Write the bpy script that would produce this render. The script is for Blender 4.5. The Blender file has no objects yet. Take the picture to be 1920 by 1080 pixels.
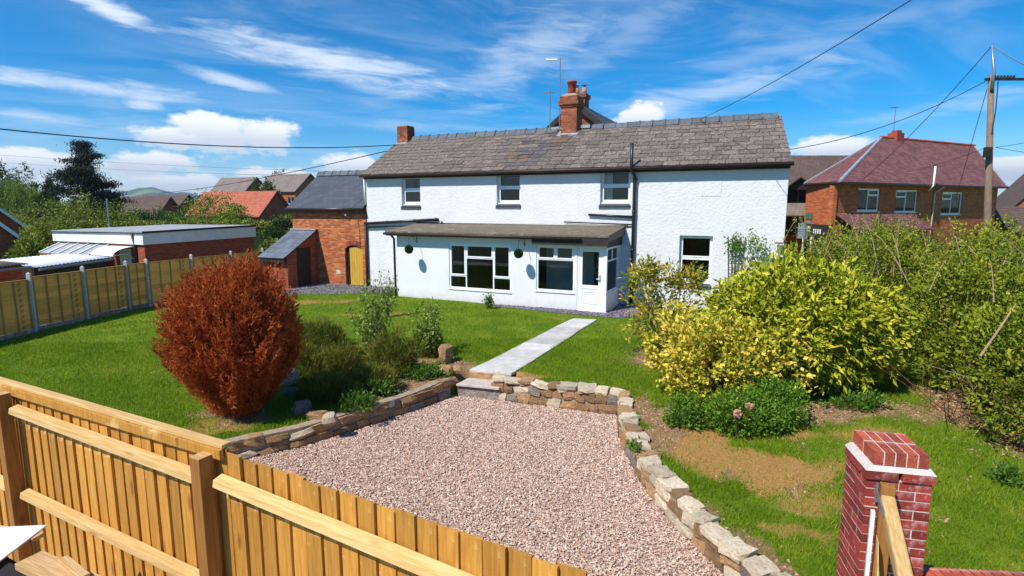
import bpy, bmesh, math, random
import numpy as np
from mathutils import Vector, Matrix
R = math.radians
rng = np.random.default_rng(7); random.seed(7)
sc = bpy.context.scene
# ------------------------------------------------------------------ camera
F = 1050.0; HOR = 388.0; HC = 3.4
pit = math.atan((540-HOR)/F); cp, sp = math.cos(pit), math.sin(pit)
cam = bpy.data.cameras.new('camera'); camo = bpy.data.objects.new('camera', cam)
sc.collection.objects.link(camo)
camo.location = (0, 0, HC); camo.rotation_euler = (math.pi/2-pit, 0, 0)
cam.sensor_width = 36; cam.lens = 36*F/1920; cam.clip_end = 9000; cam.clip_start = .05
sc.camera = camo
# ------------------------------------------------------------------ sun, sky, exposure
TH = R(25)
E1 = np.array([math.cos(TH), -math.sin(TH), 0]); NN = np.array([math.sin(TH), math.cos(TH), 0])
LD = .29*E1 + .655*NN + np.array([0, 0, -.83]); LD /= np.linalg.norm(LD)
SUN_EL = math.asin(-LD[2]); SUN_AZ = math.atan2(-LD[0], -LD[1])       # azimuth from +Y towards +X
sun = bpy.data.lights.new('sun', 'SUN'); sun.energy = 4.6; sun.angle = R(.53); sun.color = (1, .95, .87)
suno = bpy.data.objects.new('sun', sun); sc.collection.objects.link(suno)
suno.rotation_euler = Vector(LD).to_track_quat('-Z', 'Y').to_euler()
sc.view_settings.view_transform = 'Standard'; sc.view_settings.look = 'None'
sc.view_settings.gamma = 1; sc.view_settings.exposure = 0.42
SKY_STRENGTH = .115
sc.cycles.max_bounces = 7; sc.cycles.diffuse_bounces = 3; sc.cycles.glossy_bounces = 3; sc.cycles.transmission_bounces = 4; sc.cycles.transparent_max_bounces = 8

def ray(u, v):
    x = (u-960)/F; y = -(v-540)/F
    return np.array([x, cp+y*sp, -sp+y*cp])
def gz(u, v, z):
    d = ray(u, v); t = (z-HC)/d[2]; return np.array([d[0]*t, d[1]*t, z])
def gy(u, v, Y):
    d = ray(u, v); t = Y/d[1]; return np.array([d[0]*t, Y, HC+d[2]*t])

# ---- world
w = bpy.data.worlds.new('World'); sc.world = w; w.use_nodes = True
nt = w.node_tree; nt.nodes.clear()
class NG:
    """small node helper"""
    def __init__(s, nt): s.nt = nt
    def n(s, t, **k):
        o = s.nt.nodes.new(t)
        for a, b in k.items(): setattr(o, a, b)
        return o
    def put(s, sock, v):
        if isinstance(v, bpy.types.NodeSocket): s.nt.links.new(v, sock)
        elif v is not None: sock.default_value = v
    def m(s, op, a, b=None, c=None, clamp=False):
        o = s.n('ShaderNodeMath', operation=op, use_clamp=clamp)
        s.put(o.inputs[0], a); s.put(o.inputs[1], b); s.put(o.inputs[2], c)
        return o.outputs[0]
    def sstep(s, x, a, b, lo=0., hi=1.):
        o = s.n('ShaderNodeMapRange', interpolation_type='SMOOTHSTEP')
        s.put(o.inputs[0], x); s.put(o.inputs[1], a); s.put(o.inputs[2], b); s.put(o.inputs[3], lo); s.put(o.inputs[4], hi)
        return o.outputs[0]
    def mix(s, f, a, b, blend='MIX'):
        o = s.n('ShaderNodeMix', data_type='RGBA', blend_type=blend)
        s.put(o.inputs[0], f); s.put(o.inputs[6], a); s.put(o.inputs[7], b)
        return o.outputs[2]
    def noise(s, vec, scale, detail=4., rough=.55, dist=0., dims='3D'):
        o = s.n('ShaderNodeTexNoise', noise_dimensions=dims)
        s.put(o.inputs['Vector'], vec); o.inputs['Scale'].default_value = scale; o.inputs['Detail'].default_value = detail
        o.inputs['Roughness'].default_value = rough; o.inputs['Distortion'].default_value = dist
        return o.outputs['Fac']
    def comb(s, x, y, z):
        o = s.n('ShaderNodeCombineXYZ'); s.put(o.inputs[0], x); s.put(o.inputs[1], y); s.put(o.inputs[2], z); return o.outputs[0]
g = NG(nt)
sky = g.n('ShaderNodeTexSky', sky_type='NISHITA'); sky.sun_disc = False
sky.sun_elevation = SUN_EL; sky.sun_rotation = SUN_AZ
sky.air_density = .85; sky.dust_density = .12; sky.ozone_density = 4.5; sky.altitude = 200
tc = g.n('ShaderNodeTexCoord'); sep = g.n('ShaderNodeSeparateXYZ'); nt.links.new(tc.outputs['Generated'], sep.inputs[0])
X, Y, Z = sep.outputs
az = g.m('ARCTAN2', X, Y); el = g.m('ARCSINE', Z)
hs = g.n('ShaderNodeHueSaturation'); hs.inputs['Saturation'].default_value = 1.55; hs.inputs['Value'].default_value = .98
hs.inputs['Hue'].default_value = .497
nt.links.new(sky.outputs[0], hs.inputs['Color'])
col = hs.outputs[0]
# thin cirrus: noise on a high flat layer, drawn out along one wind direction
zz = g.m('MAXIMUM', Z, .02); den = g.m('ADD', zz, .10)
px = g.m('DIVIDE', X, den); py = g.m('DIVIDE', Y, den)
ca, sa = math.cos(R(24)), math.sin(R(24))
qx = g.m('ADD', g.m('MULTIPLY', px, ca), g.m('MULTIPLY', py, sa)); qy = g.m('SUBTRACT', g.m('MULTIPLY', py, ca), g.m('MULTIPLY', px, sa))
cv = g.comb(g.m('MULTIPLY', qx, .55), g.m('MULTIPLY', qy, 1.25), 3.1)
n1 = g.noise(cv, 1.35, 9., .62, 1.1); n2 = g.noise(g.comb(g.m('MULTIPLY', px, .35), g.m('MULTIPLY', py, .35), 9.4), 1., 3., .5)
cir = g.m('MULTIPLY', g.sstep(n1, .42, .80), g.sstep(n2, .36, .62))
cir = g.m('MULTIPLY', cir, .30)
# individual clouds: soft ellipses in azimuth / elevation, broken up by noise
def azel(u, v):
    d = ray(u, v); return math.atan2(d[0], d[1]), math.atan2(d[2], math.hypot(d[0], d[1]))
nv = g.comb(g.m('MULTIPLY', az, 1.0), g.m('MULTIPLY', el, 1.9), 0.)
nb = g.noise(nv, 17., 7., .58, .25); nb2 = g.noise(nv, 46., 5., .6)
ns = g.noise(g.comb(g.m('ADD', az, g.m('MULTIPLY', el, 1.6)), g.m('MULTIPLY', el, 5.), 4.), 9., 8., .62, .6)
def ell(u, v, ru, rv, slope=0.):
    a0, e0 = azel(u, v); ra = ru/F; re = rv/F
    da = g.m('SUBTRACT', az, a0); de = g.m('SUBTRACT', g.m('SUBTRACT', el, e0), g.m('MULTIPLY', da, slope))
    return g.m('MULTIPLY', da, 1/ra), g.m('MULTIPLY', de, 1/re)
dens = None; shade = None
cum = [(335, 250, 85, 20), (415, 238, 110, 33), (490, 246, 85, 26), (75, 298, 130, 22), (285, 298, 85, 20), (650, 304, 85, 24),
       (515, 326, 90, 18), (1205, 214, 62, 30), (1560, 274, 120, 22), (330, 338, 100, 18), (1880, 308, 100, 18), (120, 338, 130, 16)]
for (u, v, ru, rv) in cum:
    a, b = ell(u, v, ru, rv)
    bb = g.m('MULTIPLY', g.m('MAXIMUM', g.m('MULTIPLY', b, -1.), 0.), .55)          # flatter base
    d = g.m('SQRT', g.m('ADD', g.m('MULTIPLY', a, a), g.m('MULTIPLY', g.m('ADD', b, bb), g.m('ADD', b, bb))))
    f = g.m('ADD', g.m('SUBTRACT', 1., d), g.m('MULTIPLY', g.m('SUBTRACT', nb, .5), 1.35))
    f = g.m('ADD', f, g.m('MULTIPLY', g.m('SUBTRACT', nb2, .5), .7))
    f = g.sstep(f, .22, .60)
    s_ = g.m('MULTIPLY', f, g.sstep(b, .35, -.75))
    dens = f if dens is None else g.m('MAXIMUM', dens, f)
    shade = s_ if shade is None else g.m('MAXIMUM', shade, s_)
streak = [(620, 118, 300, 46, -.16, .85), (170, 162, 250, 20, -.03, .85), (200, 18, 90, 24, -.3, .95), (430, 152, 130, 16, -.2, .7), (270, 196, 45, 12, -.05, .75),
          (980, 110, 240, 90, .5, .5), (1330, 175, 330, 40, .18, .5), (1450, 100, 300, 30, .12, .28), (700, 165, 120, 26, -.1, .5), (1780, 195, 200, 24, .1, .35),
          (1180, 60, 180, 60, .5, .25), (760, 235, 300, 16, .0, .3), (140, 330, 280, 26, 0., .5), (1650, 40, 260, 26, .1, .2), (60, 218, 120, 14, -.05, .6)]
st = cir
for (u, v, ru, rv, sl, k) in streak:
    a, b = ell(u, v, ru, rv, sl)
    d = g.m('SQRT', g.m('ADD', g.m('MULTIPLY', a, a), g.m('MULTIPLY', b, b)))
    f = g.m('ADD', g.m('SUBTRACT', 1., d), g.m('MULTIPLY', g.m('SUBTRACT', ns, .5), 2.2))
    f = g.m('MULTIPLY', g.sstep(f, .08, 1.15), k*.9)
    st = g.m('MAXIMUM', st, f)
col = g.mix(st, col, (6.6, 7.2, 7.9, 1))
ccol = g.mix(g.m('MULTIPLY', shade, .62), (7.7, 7.8, 7.9, 1), (3.7, 4.2, 5.1, 1))
col = g.mix(g.m('MULTIPLY', dens, .95), col, ccol)
bg = g.n('ShaderNodeBackground'); nt.links.new(col, bg.inputs[0]); bg.inputs[1].default_value = SKY_STRENGTH
wo = g.n('ShaderNodeOutputWorld'); nt.links.new(bg.outputs[0], wo.inputs[0])

# ------------------------------------------------------------------ materials
MATS = {}
def base_mat(name):
    m = bpy.data.materials.new(name); m.use_nodes = True
    nt = m.node_tree; b = nt.nodes['Principled BSDF']
    MATS[name] = m
    return m, NG(nt), b
def c4(c): return (c[0], c[1], c[2], 1)
def noisy(name, c1, c2, scale=6., rough=.8, bump=.0, bscale=40., rnd=.0, c3=None, s3=1.2, t3=(.55, .7), grain=None, spec=.3, metal=0., lo=.35, hi=.65, coord='Object', bdist=.02):
    m, g, b = base_mat(name); L = m.node_tree.links
    t = g.n('ShaderNodeTexCoord')
    v = t.outputs['Object'] if coord == 'Object' else g.n('ShaderNodeNewGeometry').outputs['Position']
    oi = g.n('ShaderNodeObjectInfo')
    va = g.n('ShaderNodeVectorMath', operation='MULTIPLY_ADD'); L.new(oi.outputs['Random'], va.inputs[0]); va.inputs[1].default_value = (37, 19, 53)
    L.new(v, va.inputs[2]); v2 = va.outputs[0] if coord == 'Object' else v
    if grain:
        mp = g.n('ShaderNodeMapping'); L.new(v2, mp.inputs[0]); mp.inputs['Scale'].default_value = grain; v2 = mp.outputs[0]
    f = g.noise(v2, scale, 6., .6, .3 if grain else 0.)
    col = g.mix(g.sstep(f, lo, hi), c4(c1), c4(c2))
    if c3 is not None:
        f3 = g.noise(v, s3, 6., .6); col = g.mix(g.sstep(f3, *t3), col, c4(c3))
    if rnd:
        h = g.n('ShaderNodeHueSaturation'); L.new(col, h.inputs['Color'])
        g.put(h.inputs['Value'], g.m('ADD', 1-rnd, g.m('MULTIPLY', oi.outputs['Random'], 2*rnd))); col = h.outputs[0]
    L.new(col, b.inputs['Base Color']); b.inputs['Roughness'].default_value = rough
    b.inputs['Specular IOR Level'].default_value = spec; b.inputs['Metallic'].default_value = metal
    if bump:
        bn = g.n('ShaderNodeBump'); bn.inputs['Strength'].default_value = bump; bn.inputs['Distance'].default_value = bdist
        L.new(g.noise(v2 if grain else v, bscale, 5., .6), bn.inputs['Height']); L.new(bn.outputs[0], b.inputs['Normal'])
    return m
def bricky(name, c1, c2, mortar, bw=.225, rh=.075, ms=.010, c3=None, rough=.85, bump=.6, freq=.5, var=.25, mscale=1.5, dirt=None):
    m, g, b = base_mat(name); L = m.node_tree.links
    uv = g.n('ShaderNodeTexCoord').outputs['UV']
    br = g.n('ShaderNodeTexBrick'); L.new(uv, br.inputs['Vector'])
    br.offset = freq
    br.inputs['Color1'].default_value = (0, 0, 0, 1); br.inputs['Color2'].default_value = (1, 1, 1, 1); br.inputs['Mortar'].default_value = (.5, .5, .5, 1)
    br.inputs['Scale'].default_value = 1; br.inputs['Mortar Size'].default_value = ms; br.inputs['Brick Width'].default_value = bw; br.inputs['Row Height'].default_value = rh
    br.inputs['Mortar Smooth'].default_value = .2
    rmp = g.n('ShaderNodeValToRGB'); L.new(br.outputs['Color'], rmp.inputs[0]); cr = rmp.color_ramp
    cr.elements[0].color = c4(c1); cr.elements[1].color = c4(c2)
    if c3 is not None: e = cr.elements.new(.5); e.color = c4(c3)
    col = g.mix(br.outputs['Fac'], rmp.outputs[0], c4(mortar))
    n = g.noise(uv, mscale, 6., .6); col = g.mix(g.m('MULTIPLY', g.sstep(n, .3, .75), var), col, c4([x*.35 for x in c1]))
    n2 = g.noise(uv, 23., 4., .6); col = g.mix(g.m('MULTIPLY', g.sstep(n2, .5, .8), .35), col, c4([min(1, x*1.6+.05) for x in c2]))
    L.new(col, b.inputs['Base Color']); b.inputs['Roughness'].default_value = rough; b.inputs['Specular IOR Level'].default_value = .25
    bn = g.n('ShaderNodeBump'); bn.inputs['Strength'].default_value = bump; bn.inputs['Distance'].default_value = .02
    hgt = g.m('SUBTRACT', g.m('MULTIPLY', n2, .3), br.outputs['Fac']); L.new(hgt, bn.inputs['Height']); L.new(bn.outputs[0], b.inputs['Normal'])
    return m
def leafmat(name, cols, rough=.45, trans=.35, spec=.4):
    m, g, b = base_mat(name); L = m.node_tree.links
    a = g.n('ShaderNodeAttribute', attribute_name='rnd'); rmp = g.n('ShaderNodeValToRGB'); L.new(a.outputs['Fac'], rmp.inputs[0]); cr = rmp.color_ramp
    while len(cr.elements) < len(cols): cr.elements.new(.5)
    for i, (p, c) in enumerate(cols): cr.elements[i].position = p; cr.elements[i].color = c4(c)
    L.new(rmp.outputs[0], b.inputs['Base Color']); b.inputs['Roughness'].default_value = rough; b.inputs['Specular IOR Level'].default_value = spec
    tr = g.n('ShaderNodeBsdfTranslucent'); L.new(rmp.outputs[0], tr.inputs[0])
    mx = g.n('ShaderNodeMixShader'); mx.inputs[0].default_value = trans
    L.new(b.outputs[0], mx.inputs[1]); L.new(tr.outputs[0], mx.inputs[2]); L.new(mx.outputs[0], m.node_tree.nodes['Material Output'].inputs[0])
    return m
def plain(name, c, rough=.5, spec=.4, metal=0.): return noisy(name, c, [x*.86 for x in c], 9., rough, .08, 60., .0, spec=spec, metal=metal)
def glassmat(name, tint=(.86, .90, .88), gl=.0):
    m, g, b = base_mat(name); L = m.node_tree.links; m.node_tree.nodes.remove(b)
    tr = g.n('ShaderNodeBsdfTransparent'); tr.inputs[0].default_value = c4(tint); gs = g.n('ShaderNodeBsdfGlossy'); gs.inputs['Roughness'].default_value = .015
    fr = g.n('ShaderNodeFresnel'); fr.inputs[0].default_value = 1.42
    mx = g.n('ShaderNodeMixShader'); L.new(g.m('MINIMUM', g.m('ADD', fr.outputs[0], gl), 1.), mx.inputs[0]); L.new(tr.outputs[0], mx.inputs[1]); L.new(gs.outputs[0], mx.inputs[2])
    L.new(mx.outputs[0], m.node_tree.nodes['Material Output'].inputs[0]); return m

def knots(name, dark, sc_=(5., 5., 1.6)):
    m = MATS[name]; g = NG(m.node_tree); L = m.node_tree.links; b = m.node_tree.nodes['Principled BSDF']; src = b.inputs['Base Color'].links[0].from_socket
    t = g.n('ShaderNodeTexCoord'); oi = g.n('ShaderNodeObjectInfo'); va = g.n('ShaderNodeVectorMath', operation='MULTIPLY_ADD'); L.new(oi.outputs['Random'], va.inputs[0]); va.inputs[1].default_value = (91, 47, 71); L.new(t.outputs['Object'], va.inputs[2])
    mp = g.n('ShaderNodeMapping'); L.new(va.outputs[0], mp.inputs[0]); mp.inputs['Scale'].default_value = sc_
    v = g.n('ShaderNodeTexVoronoi'); L.new(mp.outputs[0], v.inputs['Vector']); v.inputs['Scale'].default_value = 1.
    d = g.m('ADD', v.outputs['Distance'], g.m('MULTIPLY', g.m('SUBTRACT', g.noise(mp.outputs[0], 6., 3.), .5), .08))
    L.new(g.mix(g.m('MULTIPLY', g.sstep(d, .17, .05), .75), src, c4(dark)), b.inputs['Base Color'])
# roughcast white wall: two scales of relief
def roughcast(name, c1, c2, k=1.):
    m, g, b = base_mat(name); L = m.node_tree.links
    p = g.n('ShaderNodeNewGeometry').outputs['Position']
    f = g.noise(p, 1.3, 6., .65); cc = g.mix(g.sstep(f, .35, .75), c4(c1), c4(c2))
    sp3 = g.n('ShaderNodeSeparateXYZ'); L.new(p, sp3.inputs[0]); mp = g.n('ShaderNodeMapping'); L.new(p, mp.inputs[0]); mp.inputs['Scale'].default_value = (5, 5, .35)
    st_ = g.m('MULTIPLY', g.sstep(g.noise(mp.outputs[0], 1., 6., .6), .52, .78), .16); spl = g.m('MULTIPLY', g.sstep(g.m('ADD', sp3.outputs[2], g.m('MULTIPLY', g.noise(p, 5., 5., .6), .5)), .62, .12), .42)
    cc = g.mix(st_, cc, (.42, .40, .36, 1)); cc = g.mix(spl, cc, (.40, .36, .29, 1)); L.new(cc, b.inputs['Base Color'])
    b.inputs['Roughness'].default_value = .88; b.inputs['Specular IOR Level'].default_value = .2
    h = g.m('ADD', g.noise(p, 11., 4., .55), g.m('MULTIPLY', g.noise(p, 44., 4., .6), .45))
    bn = g.n('ShaderNodeBump'); bn.inputs['Strength'].default_value = .7*k; bn.inputs['Distance'].default_value = .045*k
    L.new(h, bn.inputs['Height']); L.new(bn.outputs[0], b.inputs['Normal']); return m
roughcast('white_roughcast', (.735, .735, .75), (.675, .68, .70), .85)
roughcast('white_render', (.735, .74, .76), (.695, .70, .725), .25)
noisy('upvc', (.84, .85, .87), (.80, .81, .83), 5., .32, 0., rnd=0., spec=.5)
glassmat('glass')
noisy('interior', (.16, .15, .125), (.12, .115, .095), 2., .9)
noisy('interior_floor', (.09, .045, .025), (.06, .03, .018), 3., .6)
noisy('curtain', (.75, .78, .74), (.66, .70, .66), 6., .9, grain=(9, 9, .3))
noisy('black_plastic', (.018, .014, .014), (.03, .022, .02), 7., .38, spec=.5)
noisy('brown_gutter', (.05, .026, .02), (.03, .018, .015), 7., .5)
noisy('old_slate', (.205, .168, .142), (.105, .086, .074), 19., .92, .8, 45., .24, c3=(.38, .34, .29), s3=11., t3=(.55, .72), coord='World', bdist=.03)
noisy('stained_slate', (.115, .10, .105), (.07, .06, .065), 9., .8, .5, 50., .25, c3=(.19, .11, .055), s3=2.6, t3=(.5, .66), coord='World')
noisy('ridge_tile', (.105, .125, .15), (.07, .082, .10), 9., .6, .3, 40., .2)
noisy('lead', (.34, .36, .40), (.24, .26, .29), 8., .55, .3, 30., .08)
noisy('moss_felt', (.20, .165, .115), (.12, .10, .075), 16., .95, .8, 70., 0., c3=(.33, .30, .24), s3=3., t3=(.55, .72))
bricky('brick_orange', (.30, .055, .018), (.66, .25, .085), (.40, .22, .12), c3=(.52, .125, .032), var=.42, ms=.009)
bricky('brick_red', (.24, .040, .018), (.44, .100, .040), (.26, .13, .085), c3=(.34, .062, .024), var=.2)
bricky('brick_house', (.34, .062, .020), (.60, .17, .055), (.36, .18, .10), c3=(.50, .11, .030), var=.28)
bricky('brick_chimney', (.22, .055, .028), (.50, .16, .07), (.24, .15, .10), c3=(.34, .085, .035), var=.75)
bricky('roof_purple', (.15, .058, .058), (.27, .125, .115), (.045, .022, .022), .28, .20, .010, c3=(.20, .080, .078), bump=.9, mscale=.9, var=.35)
bricky('roof_dark_slate', (.060, .068, .088), (.085, .093, .115), (.035, .038, .05), .3, .22, .005, c3=(.07, .078, .10), bump=.5, var=.15)
bricky('roof_red_tile', (.40, .105, .060), (.50, .16, .095), (.17, .05, .03), .3, .28, .012, c3=(.45, .13, .075), bump=.9, mscale=.6)
bricky('roof_brown', (.105, .070, .058), (.14, .095, .078), (.05, .035, .03), .3, .28, .010, c3=(.12, .08, .066), bump=.8, mscale=.5)
bricky('roof_greybrown', (.20, .155, .135), (.25, .20, .17), (.09, .07, .06), .3, .28, .010, c3=(.22, .175, .15), bump=.8, mscale=.5)
noisy('slate_tile', (.15, .17, .205), (.11, .125, .15), 8., .55, .25, 40., .22)
noisy('mortar', (.40, .31, .22), (.28, .21, .15), 14., .95, .5, 90.)
noisy('pillar_mortar', (.70, .62, .56), (.56, .48, .43), 20., .95, .4, 120.)
noisy('pillar_brick', (.36, .055, .035), (.26, .036, .026), 16., .8, .5, 90., .34, c3=(.52, .34, .33), s3=9., t3=(.53, .74))
noisy('coping_brick', (.44, .10, .045), (.33, .055, .035), 16., .8, .5, 90., .34, c3=(.50, .38, .36), s3=9., t3=(.56, .76))
noisy('new_timber', (.56, .275, .050), (.43, .190, .030), 5., .72, .35, 9., .24, grain=(9, 9, .55), c3=(.72, .48, .18), s3=5., t3=(.57, .70), spec=.25)
noisy('timber_rail', (.68, .46, .20), (.55, .33, .115), 5., .7, .3, 9., .12, grain=(.5, 9, 9), spec=.25)
noisy('timber_post', (.34, .155, .035), (.25, .105, .024), 5., .72, .3, 9., .10, grain=(9, 9, .6), spec=.25)
noisy('offcut_timber', (.60, .39, .19), (.48, .28, .11), 5., .75, .4, 12., .15, grain=(.6, 8, 8))
knots('new_timber', (.17, .065, .012)); knots('timber_rail', (.27, .13, .04), (1.3, 5., 5.)); knots('timber_post', (.10, .04, .01))
noisy('panel_timber', (.97, .45, .10), (.82, .35, .075), 5., .85, .4, 14., .22, grain=(.45, 8, 9), c3=(.32, .19, .06), s3=3., t3=(.58, .75))
noisy('panel_batten', (.50, .28, .075), (.38, .20, .055), 5., .85, .3, 14., .15, grain=(8, 8, .5))
noisy('concrete', (.60, .565, .51), (.46, .43, .39), 18., .92, .4, 90., .1)
noisy('paving', (.56, .55, .52), (.44, .43, .41), 4., .8, .3, 60., .16, c3=(.36, .34, .30), s3=3., t3=(.56, .8))
noisy('paving_step', (.56, .50, .45), (.46, .40, .35), 7., .85, .3, 60., .08)
noisy('stone_tan', (.54, .33, .165), (.36, .20, .095), 7., .92, .9, 22., .34, c3=(.56, .47, .36), s3=6., t3=(.56, .72), bdist=.05)
noisy('stone_pale', (.86, .74, .56), (.68, .53, .36), 7., .92, .9, 22., .25, c3=(.42, .26, .15), s3=5., t3=(.58, .72), bdist=.05)
noisy('stone_grey', (.36, .30, .265), (.22, .17, .145), 7., .92, .9, 22., .25, c3=(.46, .40, .34), s3=5., t3=(.58, .72), bdist=.05)
noisy('yellow_door', (.60, .36, .055), (.48, .27, .04), 5., .6, .2, 10., 0., grain=(8, 8, .5))
noisy('dark_wood', (.022, .018, .018), (.035, .028, .026), 6., .7, .2, 20.)
noisy('white_paint', (.78, .79, .82), (.70, .71, .74), 3., .5, .1, 30.)
noisy('flat_roof', (.36, .37, .39), (.30, .31, .33), 2., .8, .3, 60.)
noisy('corrugated_white', (.82, .85, .88), (.74, .78, .82), 3., .45, .1, 30.)
noisy('corrugated_dark', (.13, .115, .105), (.09, .08, .075), 4., .8, .2, 30.)
noisy('pole_wood', (.27, .195, .135), (.16, .115, .08), 6., .9, .6, 14., 0., grain=(10, 10, .5))
noisy('grey_metal', (.33, .345, .36), (.27, .28, .30), 10., .45, .1, 40., metal=.6)
noisy('terracotta', (.50, .20, .10), (.36, .12, .06), 9., .8, .3, 40., .15)
noisy('red_pot', (.42, .075, .035), (.28, .05, .03), 9., .75, .3, 40.)
noisy('bark', (.16, .105, .07), (.09, .06, .042), 8., .95, .7, 18., .1, grain=(6, 6, 1))
noisy('pale_twig', (.42, .30, .19), (.28, .19, .12), 8., .9, .3, 30.)
noisy('red_twig', (.20, .085, .050), (.13, .055, .035), 8., .9, .3, 30.)
noisy('car_paint', (.72, .76, .74), (.70, .74, .72), 2., .25, spec=.6)
noisy('rubber', (.02, .02, .02), (.03, .03, .03), 9., .8)
noisy('sign_green', (.05, .17, .10), (.04, .14, .08), 4., .5)
noisy('hill_far', (.035, .062, .050), (.075, .11, .058), .012, .95, c3=(.17, .21, .10), s3=.006, t3=(.55, .6), coord='World')
# ground surfaces
def ground_mat():
    m, g, b = base_mat('lawn'); L = m.node_tree.links
    p = g.n('ShaderNodeNewGeometry').outputs['Position']
    a = g.n('ShaderNodeAttribute', attribute_name='soil').outputs['Fac']; dr = g.n('ShaderNodeAttribute', attribute_name='dry').outputs['Fac']
    f1 = g.noise(p, 1.1, 6., .6); f2 = g.noise(p, 30., 5., .7); f3 = g.noise(p, 140., 3., .6)
    gr = g.mix(g.sstep(f1, .35, .68), (.10, .18, .008, 1), (.21, .27, .020, 1))
    gr = g.mix(g.m('MULTIPLY', g.sstep(f2, .45, .75), .5), gr, (.035, .075, .010, 1))
    dc = g.mix(g.sstep(f2, .3, .7), (.52, .30, .095, 1), (.33, .185, .06, 1))
    s_ = g.mix(g.sstep(g.m('ADD', g.m('MULTIPLY', f3, .5), g.m('MULTIPLY', f2, .5)), .38, .62), (.42, .27, .14, 1), (.20, .12, .065, 1))
    k = g.m('ADD', dr, g.m('MULTIPLY', g.m('SUBTRACT', f2, .5), .7)); c = g.mix(g.sstep(k, .3, .7), gr, dc)
    f4 = g.noise(p, 7., 5., .65); k2 = g.m('ADD', g.m('ADD', a, g.m('MULTIPLY', g.m('SUBTRACT', f2, .5), .9)), g.m('MULTIPLY', g.m('SUBTRACT', f4, .5), 1.0)); c = g.mix(g.sstep(k2, .4, .65), c, s_)
    L.new(c, b.inputs['Base Color']); b.inputs['Roughness'].default_value = .95; b.inputs['Specular IOR Level'].default_value = .1
    bn = g.n('ShaderNodeBump'); bn.inputs['Strength'].default_value = .8; bn.inputs['Distance'].default_value = .04
    L.new(g.m('ADD', f2, g.m('MULTIPLY', f3, .6)), bn.inputs['Height']); L.new(bn.outputs[0], b.inputs['Normal'])
ground_mat()
def gravelbed(name, c1, c2, sc_):
    m, g, b = base_mat(name); L = m.node_tree.links
    p = g.n('ShaderNodeNewGeometry').outputs['Position']
    v = g.n('ShaderNodeTexVoronoi'); L.new(p, v.inputs['Vector']); v.inputs['Scale'].default_value = sc_
    sepc = g.n('ShaderNodeSeparateColor'); L.new(v.outputs['Color'], sepc.inputs[0])
    c = g.mix(sepc.outputs[0], c4(c1), c4(c2)); L.new(c, b.inputs['Base Color']); b.inputs['Roughness'].default_value = .9
    bn = g.n('ShaderNodeBump'); bn.inputs['Strength'].default_value = .9; bn.inputs['Distance'].default_value = .02
    L.new(g.m('SUBTRACT', 1., v.outputs['Distance']), bn.inputs['Height']); L.new(bn.outputs[0], b.inputs['Normal'])
gravelbed('gravel_bed', (.26, .16, .12), (.50, .37, .30), 46.)
gravelbed('slate_bed', (.10, .085, .12), (.19, .165, .22), 30.)
noisy('asphalt', (.055, .055, .058), (.04, .04, .043), 30., .9, .4, 120.)
noisy('far_ground', (.075, .115, .030), (.11, .135, .045), .05, .95, coord='World')
# leaves
leafmat('leaf_pebble', [(0, (.30, .165, .115)), (.25, (.52, .365, .29)), (.6, (.70, .54, .45)), (.8, (.44, .25, .17)), (1, (.86, .76, .68))], .75, 0., .3)
leafmat('slate_chip', [(0, (.11, .09, .125)), (.5, (.20, .175, .225)), (1, (.30, .27, .33))], .6, 0., .3)
leafmat('grass_blade', [(0, (.075, .150, .006)), (.4, (.165, .285, .010)), (.75, (.275, .375, .020)), (1, (.42, .43, .050))], .6, .4, .2)
leafmat('dry_blade', [(0, (.32, .17, .045)), (.5, (.54, .31, .09)), (.9, (.62, .42, .16)), (1, (.20, .20, .035))], .8, .3, .1)
leafmat('rust_foliage', [(0, (.13, .026, .008)), (.35, (.38, .080, .018)), (.7, (.60, .150, .032)), (1, (.72, .29, .10))], .75, .4, .2)
leafmat('laurel_leaf', [(0, (.06, .10, .005)), (.35, (.25, .29, .012)), (.7, (.48, .47, .026)), (.95, (.72, .62, .075)), (1, (.60, .32, .05))], .5, .12, .22)
leafmat('gold_leaf', [(0, (.08, .13, .008)), (.3, (.30, .32, .018)), (.55, (.64, .52, .045)), (.9, (.84, .67, .12)), (1, (.72, .40, .05))], .5, .16, .22)
leafmat('rhodo_leaf', [(0, (.07, .12, .012)), (.35, (.21, .27, .022)), (.6, (.46, .42, .040)), (.8, (.72, .48, .045)), (1, (.70, .30, .03))], .4, .3, .5)
leafmat('hedge_leaf', [(0, (.045, .085, .005)), (.4, (.15, .20, .011)), (.75, (.29, .32, .020)), (.95, (.42, .41, .035)), (1, (.36, .19, .04))], .6, .2, .18)
leafmat('rose_leaf', [(0, (.050, .125, .008)), (.6, (.13, .26, .018)), (1, (.25, .38, .040))], .6, .25, .2)
leafmat('sapling_leaf', [(0, (.08, .15, .014)), (.5, (.19, .28, .03)), (1, (.36, .42, .08))], .45, .35, .4)
leafmat('heather_leaf', [(0, (.06, .085, .012)), (.45, (.15, .175, .022)), (.8, (.25, .25, .035)), (1, (.32, .13, .045))], .7, .25, .2)
leafmat('weed_leaf', [(0, (.05, .125, .014)), (.6, (.11, .22, .024)), (1, (.20, .30, .05))], .5, .35, .3)
leafmat('pine_leaf', [(0, (.008, .018, .010)), (.7, (.022, .042, .018)), (.96, (.042, .066, .024)), (1, (.10, .05, .02))], .6, .1, .2)
leafmat('willow_leaf', [(0, (.09, .14, .018)), (.5, (.19, .26, .034)), (1, (.32, .38, .07))], .55, .35, .3)
leafmat('bush_leaf', [(0, (.07, .105, .010)), (.5, (.19, .25, .024)), (1, (.36, .39, .045))], .55, .3, .3)
leafmat('darkbush_leaf', [(0, (.020, .045, .010)), (.5, (.055, .095, .014)), (1, (.12, .17, .03))], .55, .25, .3)
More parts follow.
